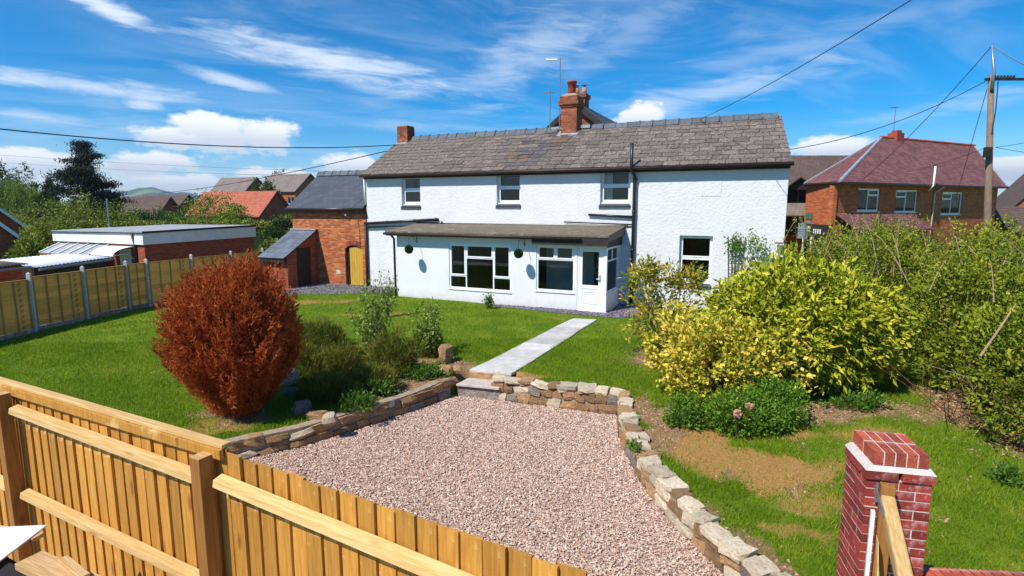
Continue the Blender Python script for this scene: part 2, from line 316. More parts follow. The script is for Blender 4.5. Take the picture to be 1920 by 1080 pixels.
leafmat('box_leaf', [(0, (.015, .045, .012)), (.6, (.035, .090, .018)), (1, (.07, .14, .03))], .5, .2, .3)
leafmat('rose_petal', [(0, (.80, .42, .36)), (1, (.86, .60, .50))], .6, .3, .2)
leafmat('deadstick', [(0, (.12, .055, .035)), (.6, (.27, .16, .10)), (1, (.46, .33, .20))], .8, .1, .2)

# ------------------------------------------------------------------ mesh helpers
COL = sc.collection
class MB:
    def __init__(s): s.v = []; s.f = []
    def add(s, vs, fs):
        o = len(s.v); s.v += [tuple(map(float, p)) for p in vs]; s.f += [tuple(i+o for i in f) for f in fs]; return s
    def box(s, x0, x1, y0, y1, z0, z1):
        return s.add([(x0,y0,z0),(x1,y0,z0),(x1,y1,z0),(x0,y1,z0),(x0,y0,z1),(x1,y0,z1),(x1,y1,z1),(x0,y1,z1)],
                     [(0,3,2,1),(4,5,6,7),(0,1,5,4),(1,2,6,5),(2,3,7,6),(3,0,4,7)])
    def hexa(s, b, t):          # bottom quad and top quad, counter-clockwise from above
        return s.add(list(b)+list(t), [(0,3,2,1),(4,5,6,7),(0,1,5,4),(1,2,6,5),(2,3,7,6),(3,0,4,7)])
    def poly(s, pts): return s.add(pts, [tuple(range(len(pts)))])
    def slab(s, pts, d):        # polygon thickened by vector d
        n = len(pts); q = [tuple(np.array(p)+np.array(d)) for p in pts]
        return s.add(list(pts)+q, [tuple(range(n)), tuple(range(2*n-1, n-1, -1))]+[(i, i+n, (i+1) % n+n, (i+1) % n) for i in range(n)])
    def tube(s, pts, r, seg=8, cap=True):
        pts = [Vector(p) for p in pts]; n = len(pts); rs = r if isinstance(r, (list, tuple)) else [r]*n
        o = len(s.v); pa = None
        for i, p in enumerate(pts):
            t = (pts[min(i+1, n-1)]-pts[max(i-1, 0)]).normalized()
            a = t.cross(Vector((0, 0, 1)) if abs(t.z) < .95 else Vector((1, 0, 0))).normalized() if pa is None else (pa-t*pa.dot(t)).normalized()
            pa = a; b = t.cross(a)
            for k in range(seg):
                an = 2*math.pi*k/seg; s.v.append(tuple(p+(a*math.cos(an)+b*math.sin(an))*rs[i]))
        for i in range(n-1):
            for k in range(seg):
                s.f.append((o+i*seg+k, o+i*seg+(k+1) % seg, o+(i+1)*seg+(k+1) % seg, o+(i+1)*seg+k))
        if cap: s.f.append(tuple(o+k for k in range(seg))[::-1]); s.f.append(tuple(o+(n-1)*seg+k for k in range(seg)))
        return s
    def mesh(s, name, mat, smooth=False):
        me = bpy.data.meshes.new(name); me.from_pydata(s.v, [], s.f)
        bm = bmesh.new(); bm.from_mesh(me); bmesh.ops.recalc_face_normals(bm, faces=bm.faces)
        uvl = bm.loops.layers.uv.new('UVMap')
        for f in bm.faces:
            n = f.normal
            t = Vector((1, 0, 0)) if abs(n.z) > .985 else Vector((-n.y, n.x, 0)).normalized()
            b = n.cross(t)
            if abs(n.z) > .985: b = Vector((0, 1, 0))
            for l in f.loops: l[uvl].uv = (l.vert.co.dot(t), l.vert.co.dot(b))
            f.smooth = smooth
        bm.to_mesh(me); bm.free()
        me.materials.append(MATS[mat]); return me
    def build(s, name, mat, parent=None, smooth=False, bevel=0, **k):
        return obj(name, s.mesh(name, mat, smooth), parent, bevel=bevel, **k)
def obj(name, me, parent=None, loc=None, rot=None, scale=None, bevel=0, mat=None):
    o = bpy.data.objects.new(name, me); COL.objects.link(o)
    if parent is not None: o.parent = parent
    if loc is not None: o.location = loc
    if rot is not None: o.rotation_euler = rot
    if scale is not None: o.scale = scale
    if bevel:
        b = o.modifiers.new('bevel', 'BEVEL'); b.width = bevel; b.segments = 2; b.limit_method = 'ANGLE'
    return o
def thing(name, label, cat, loc=(0, 0, 0), rz=0, group=None):
    o = bpy.data.objects.new(name, None); COL.objects.link(o); o.location = loc; o.rotation_euler = (0, 0, rz); o.empty_display_size = .2
    return tag(o, label, cat, group)
def tag(o, label, cat, group=None, kind=None):
    o['label'] = label; o['category'] = cat
    if group: o['group'] = group
    if kind: o['kind'] = kind
    return o
def struct(o): o['kind'] = 'structure'; return o
def npmesh(name, V, Fq, mat, rnd=None, attrs=None, smooth=False):
    V = np.ascontiguousarray(V, np.float32); Fq = np.ascontiguousarray(Fq, np.int32); k = Fq.shape[1]
    me = bpy.data.meshes.new(name); me.vertices.add(len(V)); me.vertices.foreach_set('co', V.ravel())
    me.loops.add(Fq.size); me.loops.foreach_set('vertex_index', Fq.ravel())
    me.polygons.add(len(Fq)); me.polygons.foreach_set('loop_start', np.arange(0, Fq.size, k, dtype=np.int32)); me.polygons.foreach_set('loop_total', np.full(len(Fq), k, np.int32))
    me.polygons.foreach_set('use_smooth', np.full(len(Fq), smooth, bool))
    me.update(calc_edges=True)
    at = dict(attrs or {})
    if rnd is not None: at['rnd'] = rnd
    for nme, a in at.items():
        t = me.attributes.new(nme, 'FLOAT', 'POINT'); t.data.foreach_set('value', np.ascontiguousarray(a, np.float32))
    me.materials.append(MATS[mat]); return me
def unit(a): return a/np.maximum(np.linalg.norm(a, axis=-1, keepdims=True), 1e-9)
def leaves(name, P, D, L, W, mat, parent=None, rnd=None, curl=.15, tri=False):
    """one diamond-shaped leaf at each point P along D"""
    n = len(P); D = unit(D); S = unit(np.cross(D, rng.normal(size=(n, 3)))); N = np.cross(D, S)
    L = np.broadcast_to(np.asarray(L, float), (n,))[:, None]; W = np.broadcast_to(np.asarray(W, float), (n,))[:, None]
    rnd = rng.random(n) if rnd is None else rnd
    if tri:
        V = np.stack([P-S*W*.5, P+S*W*.5, P+D*L+N*L*curl], 1).reshape(-1, 3); Fq = np.arange(n*3).reshape(-1, 3); rr = np.repeat(rnd, 3)
    else:
        V = np.stack([P, P+D*L*.45+S*W*.5, P+D*L+N*L*curl, P+D*L*.45-S*W*.5], 1).reshape(-1, 3); Fq = np.arange(n*4).reshape(-1, 4); rr = np.repeat(rnd, 4)
    return obj(name, npmesh(name, V, Fq, mat, rr), parent)
def lump(seed, k=7, f=4.):
    r = np.random.default_rng(seed); K = r.normal(size=(k, 3))*f; ph = r.random(k)*6.28
    return lambda d: np.cos(d@K.T+ph).mean(1)
def clumps(n, c, rad, m, sig, seed=1, shell=.22, bump=.35, zmin=None, up=.25, low=-1., f=4.):
    """leaf points gathered in clumps over a lumpy ellipsoid: points, outward directions, depth"""
    d = unit(rng.normal(size=(n*3, 3))); d = d[d[:, 2] > low][:n]; n = len(d)
    r = (1+bump*lump(seed, f=f)(d))*(1-np.abs(rng.normal(size=n))*shell)
    C = np.array(c)+d*np.array(rad)*r[:, None]
    P = np.repeat(C, m, 0)+rng.normal(size=(n*m, 3))*sig; dd = np.repeat(d, m, 0)
    D = dd*.7+rng.normal(size=P.shape)*.55+np.array([0, 0, up])
    hue = np.repeat(rng.random(n), m)
    if zmin is not None: k = P[:, 2] > zmin; P, D, hue = P[k], D[k], hue[k]
    return P, D, hue
def hrnd(hue, w=.45): return np.clip(hue*w+rng.random(len(hue))*(1-w), 0, 1)
def stems(name, base, tips, r0, mat, parent, wob=.1, seg=5):
    mb = MB(); base = np.array(base, float)
    for t in tips:
        t = np.array(t, float); pts = []
        for i in range(6):
            s_ = i/5; p = base+(t-base)*s_; p[2] = base[2]+(t[2]-base[2])*(s_**.85)
            pts.append(tuple(p+rng.normal(size=3)*wob*s_*(1-s_*.5)))
        mb.tube(pts, [r0*(1-.85*i/5) for i in range(6)], seg)
    return mb.build(name, mat, parent, True)

# ------------------------------------------------------------------ terrain
def sstep(x, a, b): t = np.clip((x-a)/(b-a), 0, 1); return t*t*(3-2*t)
GRAV = np.array([(-6.8, 6.15), (-4.3, 8.3), (-3.5, 8.85), (-2.5, 9.85), (-1.25, 11.3), (-.98, 11.88), (-.01, 11.52), (-.36, 11.12), (2.0, 10.25), (1.85, 9.3), (1.83, 8.5), (1.86, 7.6), (2.0, 6.6),
                 (2.3, 5.6), (2.75, 4.6), (3.1, 3.7), (3.1, 1.3), (-6.8, 6.0)])
def inside(P, poly):
    x, y = P[:, 0], P[:, 1]; r = np.zeros(len(P), bool); n = len(poly)
    for i in range(n):
        a, b = poly[i], poly[(i+1) % n]
        c = ((a[1] > y) != (b[1] > y)) & (x < (b[0]-a[0])*(y-a[1])/((b[1]-a[1]) or 1e-9)+a[0]); r ^= c
    return r
def sdist(P, poly):
    P = np.asarray(P, float)[:, :2]; d = np.full(len(P), 1e9); n = len(poly)
    for i in range(n):
        a, b = poly[i], poly[(i+1) % n]; e = b-a; t = np.clip(((P-a)@e)/max(e@e, 1e-9), 0, 1)
        d = np.minimum(d, np.linalg.norm(P-a-t[:, None]*e, axis=1))
    return np.where(inside(P, poly), -d, d)
def lawn_z(x, y):
    x = np.asarray(x, float); y = np.asarray(y, float)
    z = -.12-.026*np.clip(-6-x, 0, 9)+.10*sstep(y, 12, 17)-.045*np.clip(10-y, 0, 6)*sstep(x, 1, 3)
    z = z-.13*sstep(-x, .6, 2.6)*(1-sstep(y, 10.6, 13.2))*(1-.6*sstep(-x, 6, 9))
    return z+.10*sstep(y, 24, 45)+.012*np.sin(x*1.7+y*.6)*np.cos(y*1.3)
def zl(x, y): return float(lawn_z(x, y))
FA = np.array([-2.10, 3.88]); FD = np.array([.891, -.454]); FN = np.array([.454, .891])     # front fence line
H0 = np.array([3.82, 19.60, 0.])                                                            # house corner by the porch
def hl(x, y, z=0.): return H0+x*E1+y*NN+np.array([0, 0, z])
SOIL = [((-2.6, 11.2), 1.5, 1.3, .9), ((-1.8, 12.3), 1., .8, .8), ((3.3, 9.4), 1.1, .55, .9), ((5.6, 9.5), 2.1, .55, 1.), ((2.35, 9.0), .35, 1.4, .9), ((8.2, 8.9), .95, 2.0, 1.),
        ((-4.8, 9.5), .9, .5, .8), ((4.1, 12.7), 1.6, 1.3, .9), ((2.5, 5.2), .35, 1.3, .75), ((3.9, 7.0), .4, .25, .6), ((4.9, 6.4), .35, .25, .55), ((-5.6, 7.5), .5, .3, .7)]
DRY = [((2.85, 8.1), .75, 1.0, 1.), ((3.5, 7.35), 1.15, .6, 1.), ((3.9, 6.7), .6, .5, .6), ((-4.2, 17.6), 1.6, .6, .55), ((-7.2, 20.2), 2.0, .5, .7), ((.2, 11.4), .5, .25, .8), ((5.2, 8.4), 1.4, .35, .8),
       ((-7.5, 12.5), 2.5, 1.2, .35), ((4.6, 7.4), 1.2, .5, .4), ((-4.9, 9.0), .9, .35, .6), ((1.4, 10.65), .9, .2, .6), ((1.6, 16.9), .5, .5, .5)]
_r = np.random.default_rng(3)
DRY += [((_r.uniform(2.6, 8.2), _r.uniform(4.6, 9.0)), _r.uniform(.15, .55), _r.uniform(.10, .3), _r.uniform(.25, .6)) for _ in range(40)]
DRY += [((_r.uniform(-13.5, -.5), _r.uniform(9, 20)), _r.uniform(.3, .9), _r.uniform(.2, .5), _r.uniform(.15, .42)) for _ in range(46)]
SOIL += [((_r.uniform(2.6, 7.6), _r.uniform(4.8, 8.8)), _r.uniform(.12, .28), _r.uniform(.10, .22), _r.uniform(.5, .8)) for _ in range(14)]
def blobs(P, L):
    r = np.zeros(len(P)); x, y = P[:, 0], P[:, 1]
    P = np.column_stack([x+.16*np.sin(4.1*y+1.3*np.sin(2.7*x))+.07*np.sin(11.3*y+3*x), y+.16*np.sin(3.7*x+1.7*np.sin(3.1*y))+.07*np.sin(12.7*x-2*y)])
    for (c, a, b, k) in L:
        d = np.sqrt(((P[:, 0]-c[0])/a)**2+((P[:, 1]-c[1])/b)**2); r = np.maximum(r, k*(1-sstep(d, .55, 1.25)))
    return r
def grid(name, x0, x1, y0, y1, st, hole=None, pit=False):
    nx = int(round((x1-x0)/st))+1; ny = int(round((y1-y0)/st))+1
    xs, ys = np.meshgrid(np.linspace(x0, x1, nx), np.linspace(y0, y1, ny)); P = np.stack([xs.ravel(), ys.ravel()], 1)
    z = lawn_z(P[:, 0], P[:, 1])
    if pit: z = z+(-.62-z)*(1-sstep(sdist(P, GRAV), .05, .16))
    idx = np.arange(nx*ny).reshape(ny, nx)
    q = np.stack([idx[:-1, :-1], idx[:-1, 1:], idx[1:, 1:], idx[1:, :-1]], -1).reshape(-1, 4)
    cen = P[q].mean(1); keep = ((cen-FA)@FN) > .02
    if hole is not None: keep &= ~((cen[:, 0] > hole[0]) & (cen[:, 0] < hole[1]) & (cen[:, 1] > hole[2]) & (cen[:, 1] < hole[3]))
    return struct(obj(name, npmesh(name, np.column_stack([P, z]), q[keep], 'lawn', attrs={'soil': blobs(P, SOIL), 'dry': blobs(P, DRY)}, smooth=True)))
grid('lawn', -7.5, 4.5, 1.0, 13.0, .1, pit=True)
grid('garden_ground', -46.5, 49.5, 1.0, 49.0, .5, hole=(-7.5, 4.5, 1.0, 13.0))
# far ground with distant hills, road on the camera side
def far_ground():
    rr = [0, 6, 20, 45, 60, 90, 140, 220, 350, 550, 800, 1100, 1400, 1700, 2000, 2400, 2900, 3100]; na = 180
    V = []; Fq = []
    for r in rr:
        for k in range(na):
            a = 2*math.pi*k/na; x, y = r*math.sin(a), r*math.cos(a)
            z = -.9+.8*float(sstep(r, 48, 62))
            V.append((x, y, z))
    for i in range(len(rr)-1):
        for k in range(na): Fq.append((i*na+k, i*na+(k+1) % na, (i+1)*na+(k+1) % na, (i+1)*na+k))
    struct(obj('ground', npmesh('ground', np.array(V), np.array(Fq), 'far_ground', smooth=True)))
    # hill ridge
    V = []; na = 220; prof = [(1500, 0), (1700, .35), (1950, .8), (2150, 1.), (2500, .8), (3000, 0)]
    for k in range(na):
        a = R(-58+k*(118/na)); az_ = math.degrees(a)
        h = 20+40*math.exp(-((az_+31.5)/4.6)**2)+16*math.exp(-((az_+27)/2.2)**2)+10*math.sin(az_*.7)+4*math.sin(az_*2.3+1)
        h = max(h, 8)
        if az_ > -24: h = h*.45
        for (r, s_) in prof: V.append((r*math.sin(a), r*math.cos(a), -2+h*s_+(rng.normal()*1.6 if s_ else 0)))
    m = len(prof); Fq = [(i*m+j, (i+1)*m+j, (i+1)*m+j+1, i*m+j+1) for i in range(na-1) for j in range(m-1)]
    struct(obj('hills', npmesh('hills', np.array(V), np.array(Fq), 'hill_far', smooth=True)))
far_ground()
def strip(a, b, z): # strip parallel to the front fence between offsets a and b (towards the camera)
    q = [FA+FD*s_-FN*o for s_, o in ((-40, a), (40, a), (40, b), (-40, b))]; return [(p[0], p[1], z) for p in q]
struct(MB().slab(strip(.0, 2.2, -.40), (0, 0, -.5)).build('pavement', 'concrete'))
struct(MB().slab(strip(2.2, 9., -.52), (0, 0, -.35)).build('road', 'asphalt'))

# ------------------------------------------------------------------ gravel drive
def polyface(name, poly, z, mat):
    return struct(MB().poly([(p[0], p[1], z) for p in poly]).build(name, mat))
polyface('gravel_drive', GRAV, -.565, 'gravel_bed')
def pebbles(name, P, z, size, flat, mat, parent=None):
    n = len(P); base = np.array([(1,0,0),(-.5,.87,0),(-.5,-.87,0),(.1,.1,.75),(0,0,-.5)])
    Fb = np.array([(0,1,3),(1,2,3),(2,0,3),(1,0,4),(2,1,4),(0,2,4)])
    a = rng.random(n)*6.28; ca, sa = np.cos(a), np.sin(a)
    s_ = size*(.6+.8*rng.random((n, 1, 1)))
    V = base[None]*np.array([1, .8, flat])*s_
    V = V+rng.normal(size=V.shape)*size*.16*np.array([1, 1, flat])
    t = rng.normal(size=(n, 2))*.35
    V[..., 2] += V[..., 0]*t[:, :1]+V[..., 1]*t[:, 1:]
    x = V[..., 0]*ca[:, None]-V[..., 1]*sa[:, None]; y = V[..., 0]*sa[:, None]+V[..., 1]*ca[:, None]
    V = np.stack([x, y, V[..., 2]], -1)+np.column_stack([P, z])[:, None]
    Fq = (Fb[None]+np.arange(n)[:, None, None]*5).reshape(-1, 3)
    o = obj(name, npmesh(name, V.reshape(-1, 3), Fq, mat, np.repeat(rng.random(n), 5)), parent); o['kind'] = 'stuff'; return o
cand = np.column_stack([rng.uniform(-5.5, 3.1, 400000), rng.uniform(3.2, 11.4, 400000)])
k = inside(cand, GRAV) & (((cand-FA)@FN) > .9); cand = cand[k][:112000]
o = pebbles('gravel', cand, np.full(len(cand), -.552)+rng.random(len(cand))*.012, .0165, .7, 'leaf_pebble'); tag(o, 'loose pinkish gravel covering the sunken drive', 'gravel', kind='stuff')
leafmat('soil_clod', [(0, (.17, .10, .055)), (.5, (.32, .20, .11)), (1, (.50, .36, .23))], .95, 0., .1)
c = np.column_stack([rng.uniform(-6, 9, 90000), rng.uniform(4.5, 14, 90000)]); c = c[(sdist(c, GRAV) > .25) & (rng.random(len(c)) < blobs(c, SOIL)*.75)]
o = pebbles('soil_crumbs', c, lawn_z(c[:, 0], c[:, 1])+.004, .022, .6, 'soil_clod'); tag(o, 'dry crumbly soil in the bare beds', 'soil', kind='stuff')
# slate chippings by the house
SLATE = [np.array([hl(x, y)[:2] for x, y in ((-16.5, -.02), (-8.25, -.02), (-8.25, -1.0), (-9.2, -1.5), (-11.5, -2.6), (-14.0, -3.9), (-16.5, -5.2))]),
         np.array([hl(x, y)[:2] for x, y in ((-4.2, -1.86), (-.9, -1.86), (.02, -1.86), (.02, -.02), (2.2, -.02), (1.7, -1.6), (.6, -2.55), (-1.5, -2.5), (-4.2, -2.2))])]
for i, sp_ in enumerate(SLATE):
    lo, hi = sp_.min(0), sp_.max(0); c = rng.uniform(lo, hi, (16000 if i == 0 else 6000, 2)); c = c[inside(c, sp_)]
    V = [(p[0], p[1], zl(*p)+.012) for p in sp_]
    bed = MB().poly(V).build('slate_bed', 'slate_bed'); struct(bed)
    o = pebbles('slate_chippings', c, lawn_z(c[:, 0], c[:, 1])+.022, .036, .35, 'slate_chip')
    tag(o, 'purple slate chippings in front of the brick outbuilding' if i == 0 else 'purple slate chippings around the porch door', 'chippings', kind='stuff')
# path slabs
pa = [(gz(880, 694, -.1)[:2], gz(958, 701, -.1)[:2]), (gz(1075, 598, -.02)[:2], gz(1120, 600, -.02)[:2])]
def pathpt(t, s_): a = pa[0][0]*(1-t)+pa[1][0]*t; b = pa[0][1]*(1-t)+pa[1][1]*t; return a*(1-s_)+b*s_
path = struct(bpy.data.objects.new('path', None)); COL.objects.link(path)
PATH = np.array([pathpt(-.02, .03), pathpt(-.02, .97), pathpt(1.02, .97), pathpt(1.02, .03)])
ts = np.linspace(0, 1, 10)
for i in range(9):
    t0, t1 = ts[i]+.0022, ts[i+1]-.0022
    q = [pathpt(t0, 0), pathpt(t0, 1), pathpt(t1, 1), pathpt(t1, 0)]
    q = [(p[0], p[1], zl(*p)+.035+rng.normal()*.002) for p in q]
    o = MB().slab(q, (0, 0, -.06)).build('paving_slab', 'paving', path, bevel=.006)
# steps
stp = struct(bpy.data.objects.new('garden_steps', None)); COL.objects.link(stp)
a0, a1 = pathpt(0, 0), pathpt(0, 1); dirp = (pa[0][0]-pa[1][0]); dirp = dirp/np.linalg.norm(dirp)
def stepslab(d0, d1, zt, th, mat, nm, ext=0.):
    q = [a0+dirp*d0-(a1-a0)*ext, a1+dirp*d0+(a1-a0)*ext, a1+dirp*d1+(a1-a0)*ext, a0+dirp*d1-(a1-a0)*ext]
    return MB().slab([(p[0], p[1], zt) for p in q], (0, 0, -th)).build(nm, mat, stp, bevel=.008)
stepslab(.02, .52, -.262, .045, 'paving_step', 'tread'); stepslab(.05, .46, -.307, .30, 'stone_grey', 'riser')
stepslab(-.06, .018, -.13, .3, 'stone_tan', 'riser')

# ------------------------------------------------------------------ stones and dry-stone walls
def rockmesh(seed, boxy=.55):
    bm = bmesh.new(); bmesh.ops.create_cube(bm, size=1); bmesh.ops.subdivide_edges(bm, edges=bm.edges, cuts=1, use_grid_fill=True)
    r = np.random.default_rng(seed)
    for v in bm.verts:
        p = np.array(v.co); s_ = p/np.linalg.norm(p)*.56; p = p*boxy+s_*(1-boxy)+r.normal(size=3)*.055; v.co = p
    for f in bm.faces: f.smooth = False
    me = bpy.data.meshes.new('stone'); bm.to_mesh(me); bm.free(); return me
ROCK = {}
for mname in ('stone_tan', 'stone_pale', 'stone_grey'):
    ROCK[mname] = []
    for s_ in range(7):
        me = rockmesh(s_+11, .72 if s_ < 5 else .5); me.materials.append(MATS[mname]); ROCK[mname].append(me)

def stonewall(name, label, pts, ztop, zbot, th, courses, pales, lens=(.20, .44), cap=True):
    """pts: face line with the drive on its right-hand side; stones are set outside it"""
    pts = np.array(pts); seg = np.linalg.norm(np.diff(pts, axis=0), axis=1); cum_ = np.concatenate([[0], np.cumsum(seg)]); Lt = cum_[-1]
    t = thing(name, label, 'stone wall', (pts[0][0], pts[0][1], zbot)); base = np.array([pts[0][0], pts[0][1], zbot])
    def at(s_):
        i = min(int(np.searchsorted(cum_, s_, 'right'))-1, len(seg)-1); i = max(i, 0); d = (pts[i+1]-pts[i])/seg[i]
        return pts[i]+d*(s_-cum_[i]), d
    # mortar heart
    mb = MB(); N = 40
    for i in range(N):
        (p, d), (q, e) = at(Lt*i/N), at(Lt*(i+1)/N); nl, ne = np.array([-d[1], d[0]]), np.array([-e[1], e[0]])
        z0, z1 = zbot-.1, ztop(*p)-(.045 if cap else .03)
        b = [p+nl*.03, q+ne*.03, q+ne*(th-.03), p+nl*(th-.03)]
        mb.hexa([(x[0]-base[0], x[1]-base[1], z0-base[2]) for x in b], [(x[0]-base[0], x[1]-base[1], z1-base[2]) for x in b])
    mb.build('mortar', 'mortar', t)
    for c in range(courses+(1 if cap else 0)):
        s_ = -rng.random()*.1; iscap = cap and c == courses
        while s_ < Lt-.05:
            ln = rng.uniform(*lens)*(1. if not iscap else .95); mid = min(max(s_+ln/2, .02), Lt-.02); p, d = at(mid); nl = np.array([-d[1], d[0]])
            zt = ztop(*p); H = zt-.05-(zbot+.02)
            h = H/courses
            if iscap: zc, hh, dep, off = zt-.02+rng.normal()*.012, .10*rng.uniform(.75, 1.4), (th+.03)*rng.uniform(.78, 1.12), th/2+rng.normal()*.015
            else: zc, hh, dep, off = zbot+.02+h*(c+.5)+rng.normal()*.012, h*rng.uniform(.88, 1.06), .17, .075
            mname = rng.choice(['stone_tan', 'stone_pale', 'stone_grey'], p=[.25, .72, .03] if iscap else pales)
            if not cap: dep, off = (th*1.02 if c == courses-1 else .17), (th*.5 if c == courses-1 else .075)
            cpos = p+nl*(off+rng.normal()*.008)
            o = obj('stone', ROCK[mname][rng.integers(0, 7)], t, (cpos[0]-base[0], cpos[1]-base[1], zc-base[2]), (rng.normal()*.06, rng.normal()*.06, math.atan2(d[1], d[0])+rng.normal()*(.10 if iscap else .04)),
                    (ln*1.0, dep, hh))
            s_ += ln*.985
    return t
topl = lambda x, y: zl(x, y)+.05
Lp = [(-6.3, 6.62), (-4.3, 8.3), (-3.5, 8.85), (-2.5, 9.85), (-1.27, 11.28)]
stonewall('retaining_wall', 'long shaded tan stone retaining wall left of the gravel drive', Lp, lambda x, y: zl(x-.3, y+.3)+.06, -.60, .24, 2, [.72, .14, .14], (.24, .48), cap=False)
stonewall('retaining_wall', 'chunky multicoloured stone retaining wall below the right-hand lawn, beside the steps', [(-.36, 11.14), (2.02, 10.25)], lambda x, y: -.12, -.60, .28, 2, [.70, .14, .16], (.17, .42))
stonewall('retaining_wall', 'curved pale stone edging wall along the right side of the gravel drive', [(2.0, 10.22), (1.87, 9.3), (1.83, 8.5), (1.86, 7.6), (2.0, 6.6), (2.3, 5.6), (2.75, 4.6), (3.0, 4.05)],
          lambda x, y: zl(x+.3, y)+.05, -.60, .24, 2, [.40, .52, .08], (.2, .40))
# side wall of the step, upper
for (u, v, s_, m_) in ((835, 672, (.34, .26, .50), 'stone_tan'), (836, 692, (.3, .25, .24), 'stone_tan'), (790, 688, (.45, .3, .2), 'stone_grey'), (541, 702, (.36, .3, .34), 'stone_pale'), (566, 752, (.34, .28, .26), 'stone_grey'),
                       (596, 762, (.42, .24, .16), 'stone_tan'), (618, 772, (.22, .18, .2), 'stone_pale'), (545, 722, (.3, .22, .2), 'stone_grey'), (856, 690, (.18, .2, .18), 'stone_tan'), (690, 640, (.32, .25, .16), 'stone_grey'), (725, 655, (.22, .2, .16), 'stone_pale')):
    P = gz(u, v+8, -.12)
    names = {835: 'tall upright tan rock at the top end of the long retaining wall', 836: 'squat tan rock at the foot of the upright rock', 790: 'flat grey rock among the heather', 541: 'pale rock just right of the rust-coloured bush',
             566: 'rounded grey rock at the left edge of the rockery', 596: 'long flat tan rock at the front of the rockery', 618: 'small pale upright rock at the rockery corner', 545: 'grey rock tucked behind the rust-coloured bush', 856: 'small tan rock next to the garden steps',
             690: 'grey rock under the left sapling', 725: 'small pale rock under the saplings'}
    o = obj('rock', ROCK[m_][5+rng.integers(0, 2)], None, (P[0], P[1], zl(P[0], P[1])+s_[2]*.36), (rng.normal()*.15, rng.normal()*.15, rng.random()*3), s_)
    tag(o, names[u], 'rock', 'rockery stones')
# ------------------------------------------------------------------ building helpers
def wall_mb(mb, x0, x1, z0, z1, ops, y0, y1):
    """wall in the xz plane with rectangular openings, thickness y0..y1"""
    xs = sorted({x0, x1, *[o[0] for o in ops], *[o[1] for o in ops]}); zs = sorted({z0, z1, *[o[2] for o in ops], *[o[3] for o in ops]})
    xs = [x for x in xs if x0 <= x <= x1]; zs = [z for z in zs if z0 <= z <= z1]
    nx, nz = len(xs)-1, len(zs)-1
    solid = [[not any(o[0]-1e-6 <= (xs[i]+xs[i+1])/2 <= o[1]+1e-6 and o[2]-1e-6 <= (zs[j]+zs[j+1])/2 <= o[3]+1e-6 for o in ops) for j in range(nz)] for i in range(nx)]
    vid = {}; V = []; Fs = []
    def vert(i, j, k):
        if (i, j, k) not in vid: vid[(i, j, k)] = len(V); V.append((xs[i], y1 if k else y0, zs[j]))
        return vid[(i, j, k)]
    for i in range(nx):
        for j in range(nz):
            if not solid[i][j]: continue
            Fs.append((vert(i, j, 0), vert(i+1, j, 0), vert(i+1, j+1, 0), vert(i, j+1, 0)))
            Fs.append((vert(i, j, 1), vert(i, j+1, 1), vert(i+1, j+1, 1), vert(i+1, j, 1)))
            if i == 0 or not solid[i-1][j]: Fs.append((vert(i, j, 0), vert(i, j+1, 0), vert(i, j+1, 1), vert(i, j, 1)))
            if i == nx-1 or not solid[i+1][j]: Fs.append((vert(i+1, j, 0), vert(i+1, j, 1), vert(i+1, j+1, 1), vert(i+1, j+1, 0)))
            if j == 0 or not solid[i][j-1]: Fs.append((vert(i, j, 0), vert(i, j, 1), vert(i+1, j, 1), vert(i+1, j, 0)))
            if j == nz-1 or not solid[i][j+1]: Fs.append((vert(i, j+1, 0), vert(i+1, j+1, 0), vert(i+1, j+1, 1), vert(i, j+1, 1)))
    return mb.add(V, Fs)
def bars(mb, x0, x1, z0, z1, y0, y1, wd):      # rectangular frame
    mb.box(x0, x0+wd, y0, y1, z0, z1); mb.box(x1-wd, x1, y0, y1, z0, z1)
    mb.box(x0+wd, x1-wd, y0, y1, z0, z0+wd); mb.box(x0+wd, x1-wd, y0, y1, z1-wd, z1)
def window(parent, x0, x1, z0, z1, y, cells, fw=.055, dep=.07, mat='upvc', sash=(), name='window', sill=True, flip=None, glass='glass', sill_mat='upvc', sill_d=.07):
    """cells: list of (cx0,cx1,cz0,cz1) fractions for each light; every light gets its own pane"""
    mb = MB(); bars(mb, x0, x1, z0, z1, y, y+dep, fw)
    W, H = x1-x0-2*fw, z1-z0-2*fw; ax, az_ = x0+fw, z0+fw; b = .022
    done = set()
    for (a, c, d, e) in cells:
        X0, X1, Z0, Z1 = ax+W*a, ax+W*c, az_+H*d, az_+H*e
        if c < .999 and ('v', round(c, 3), round(d, 3), round(e, 3)) not in done:
            done.add(('v', round(c, 3), round(d, 3), round(e, 3))); mb.box(X1-b, X1+b, y+.004, y+dep-.004, Z0-(b if d > .001 else 0), Z1+(b if e < .999 else 0))
        if e < .999 and ('h', round(e, 3), round(a, 3), round(c, 3)) not in done:
            done.add(('h', round(e, 3), round(a, 3), round(c, 3))); mb.box(X0+(b if a > .001 else 0), X1-(b if c < .999 else 0), y+.006, y+dep-.006, Z1-b, Z1+b)
    for i in sash:
        a, c, d, e = cells[i]; X0, X1, Z0, Z1 = ax+W*a+(b if a > .001 else 0), ax+W*c-(b if c < .999 else 0), az_+H*d+(b if d > .001 else 0), az_+H*e-(b if e < .999 else 0)
        bars(mb, X0, X1, Z0, Z1, y-.012, y+.04, .045)
    wn = mb.build(name, mat, parent)
    for (a, c, d, e) in cells:
        MB().box(ax+W*a+.002, ax+W*c-.002, y+.030, y+.036, az_+H*d+.002, az_+H*e-.002).build('pane', glass, wn)
    if sill: MB().box(x0-.03, x1+.03, y-sill_d, y+dep, z0-.045, z0-.002).build('sill', sill_mat, wn, bevel=.006)
    return wn
HOUSE = thing('cottage', 'long white roughcast cottage with grey slate roof and flat-roofed front extension', 'house', tuple(H0), -TH)
WT = .3
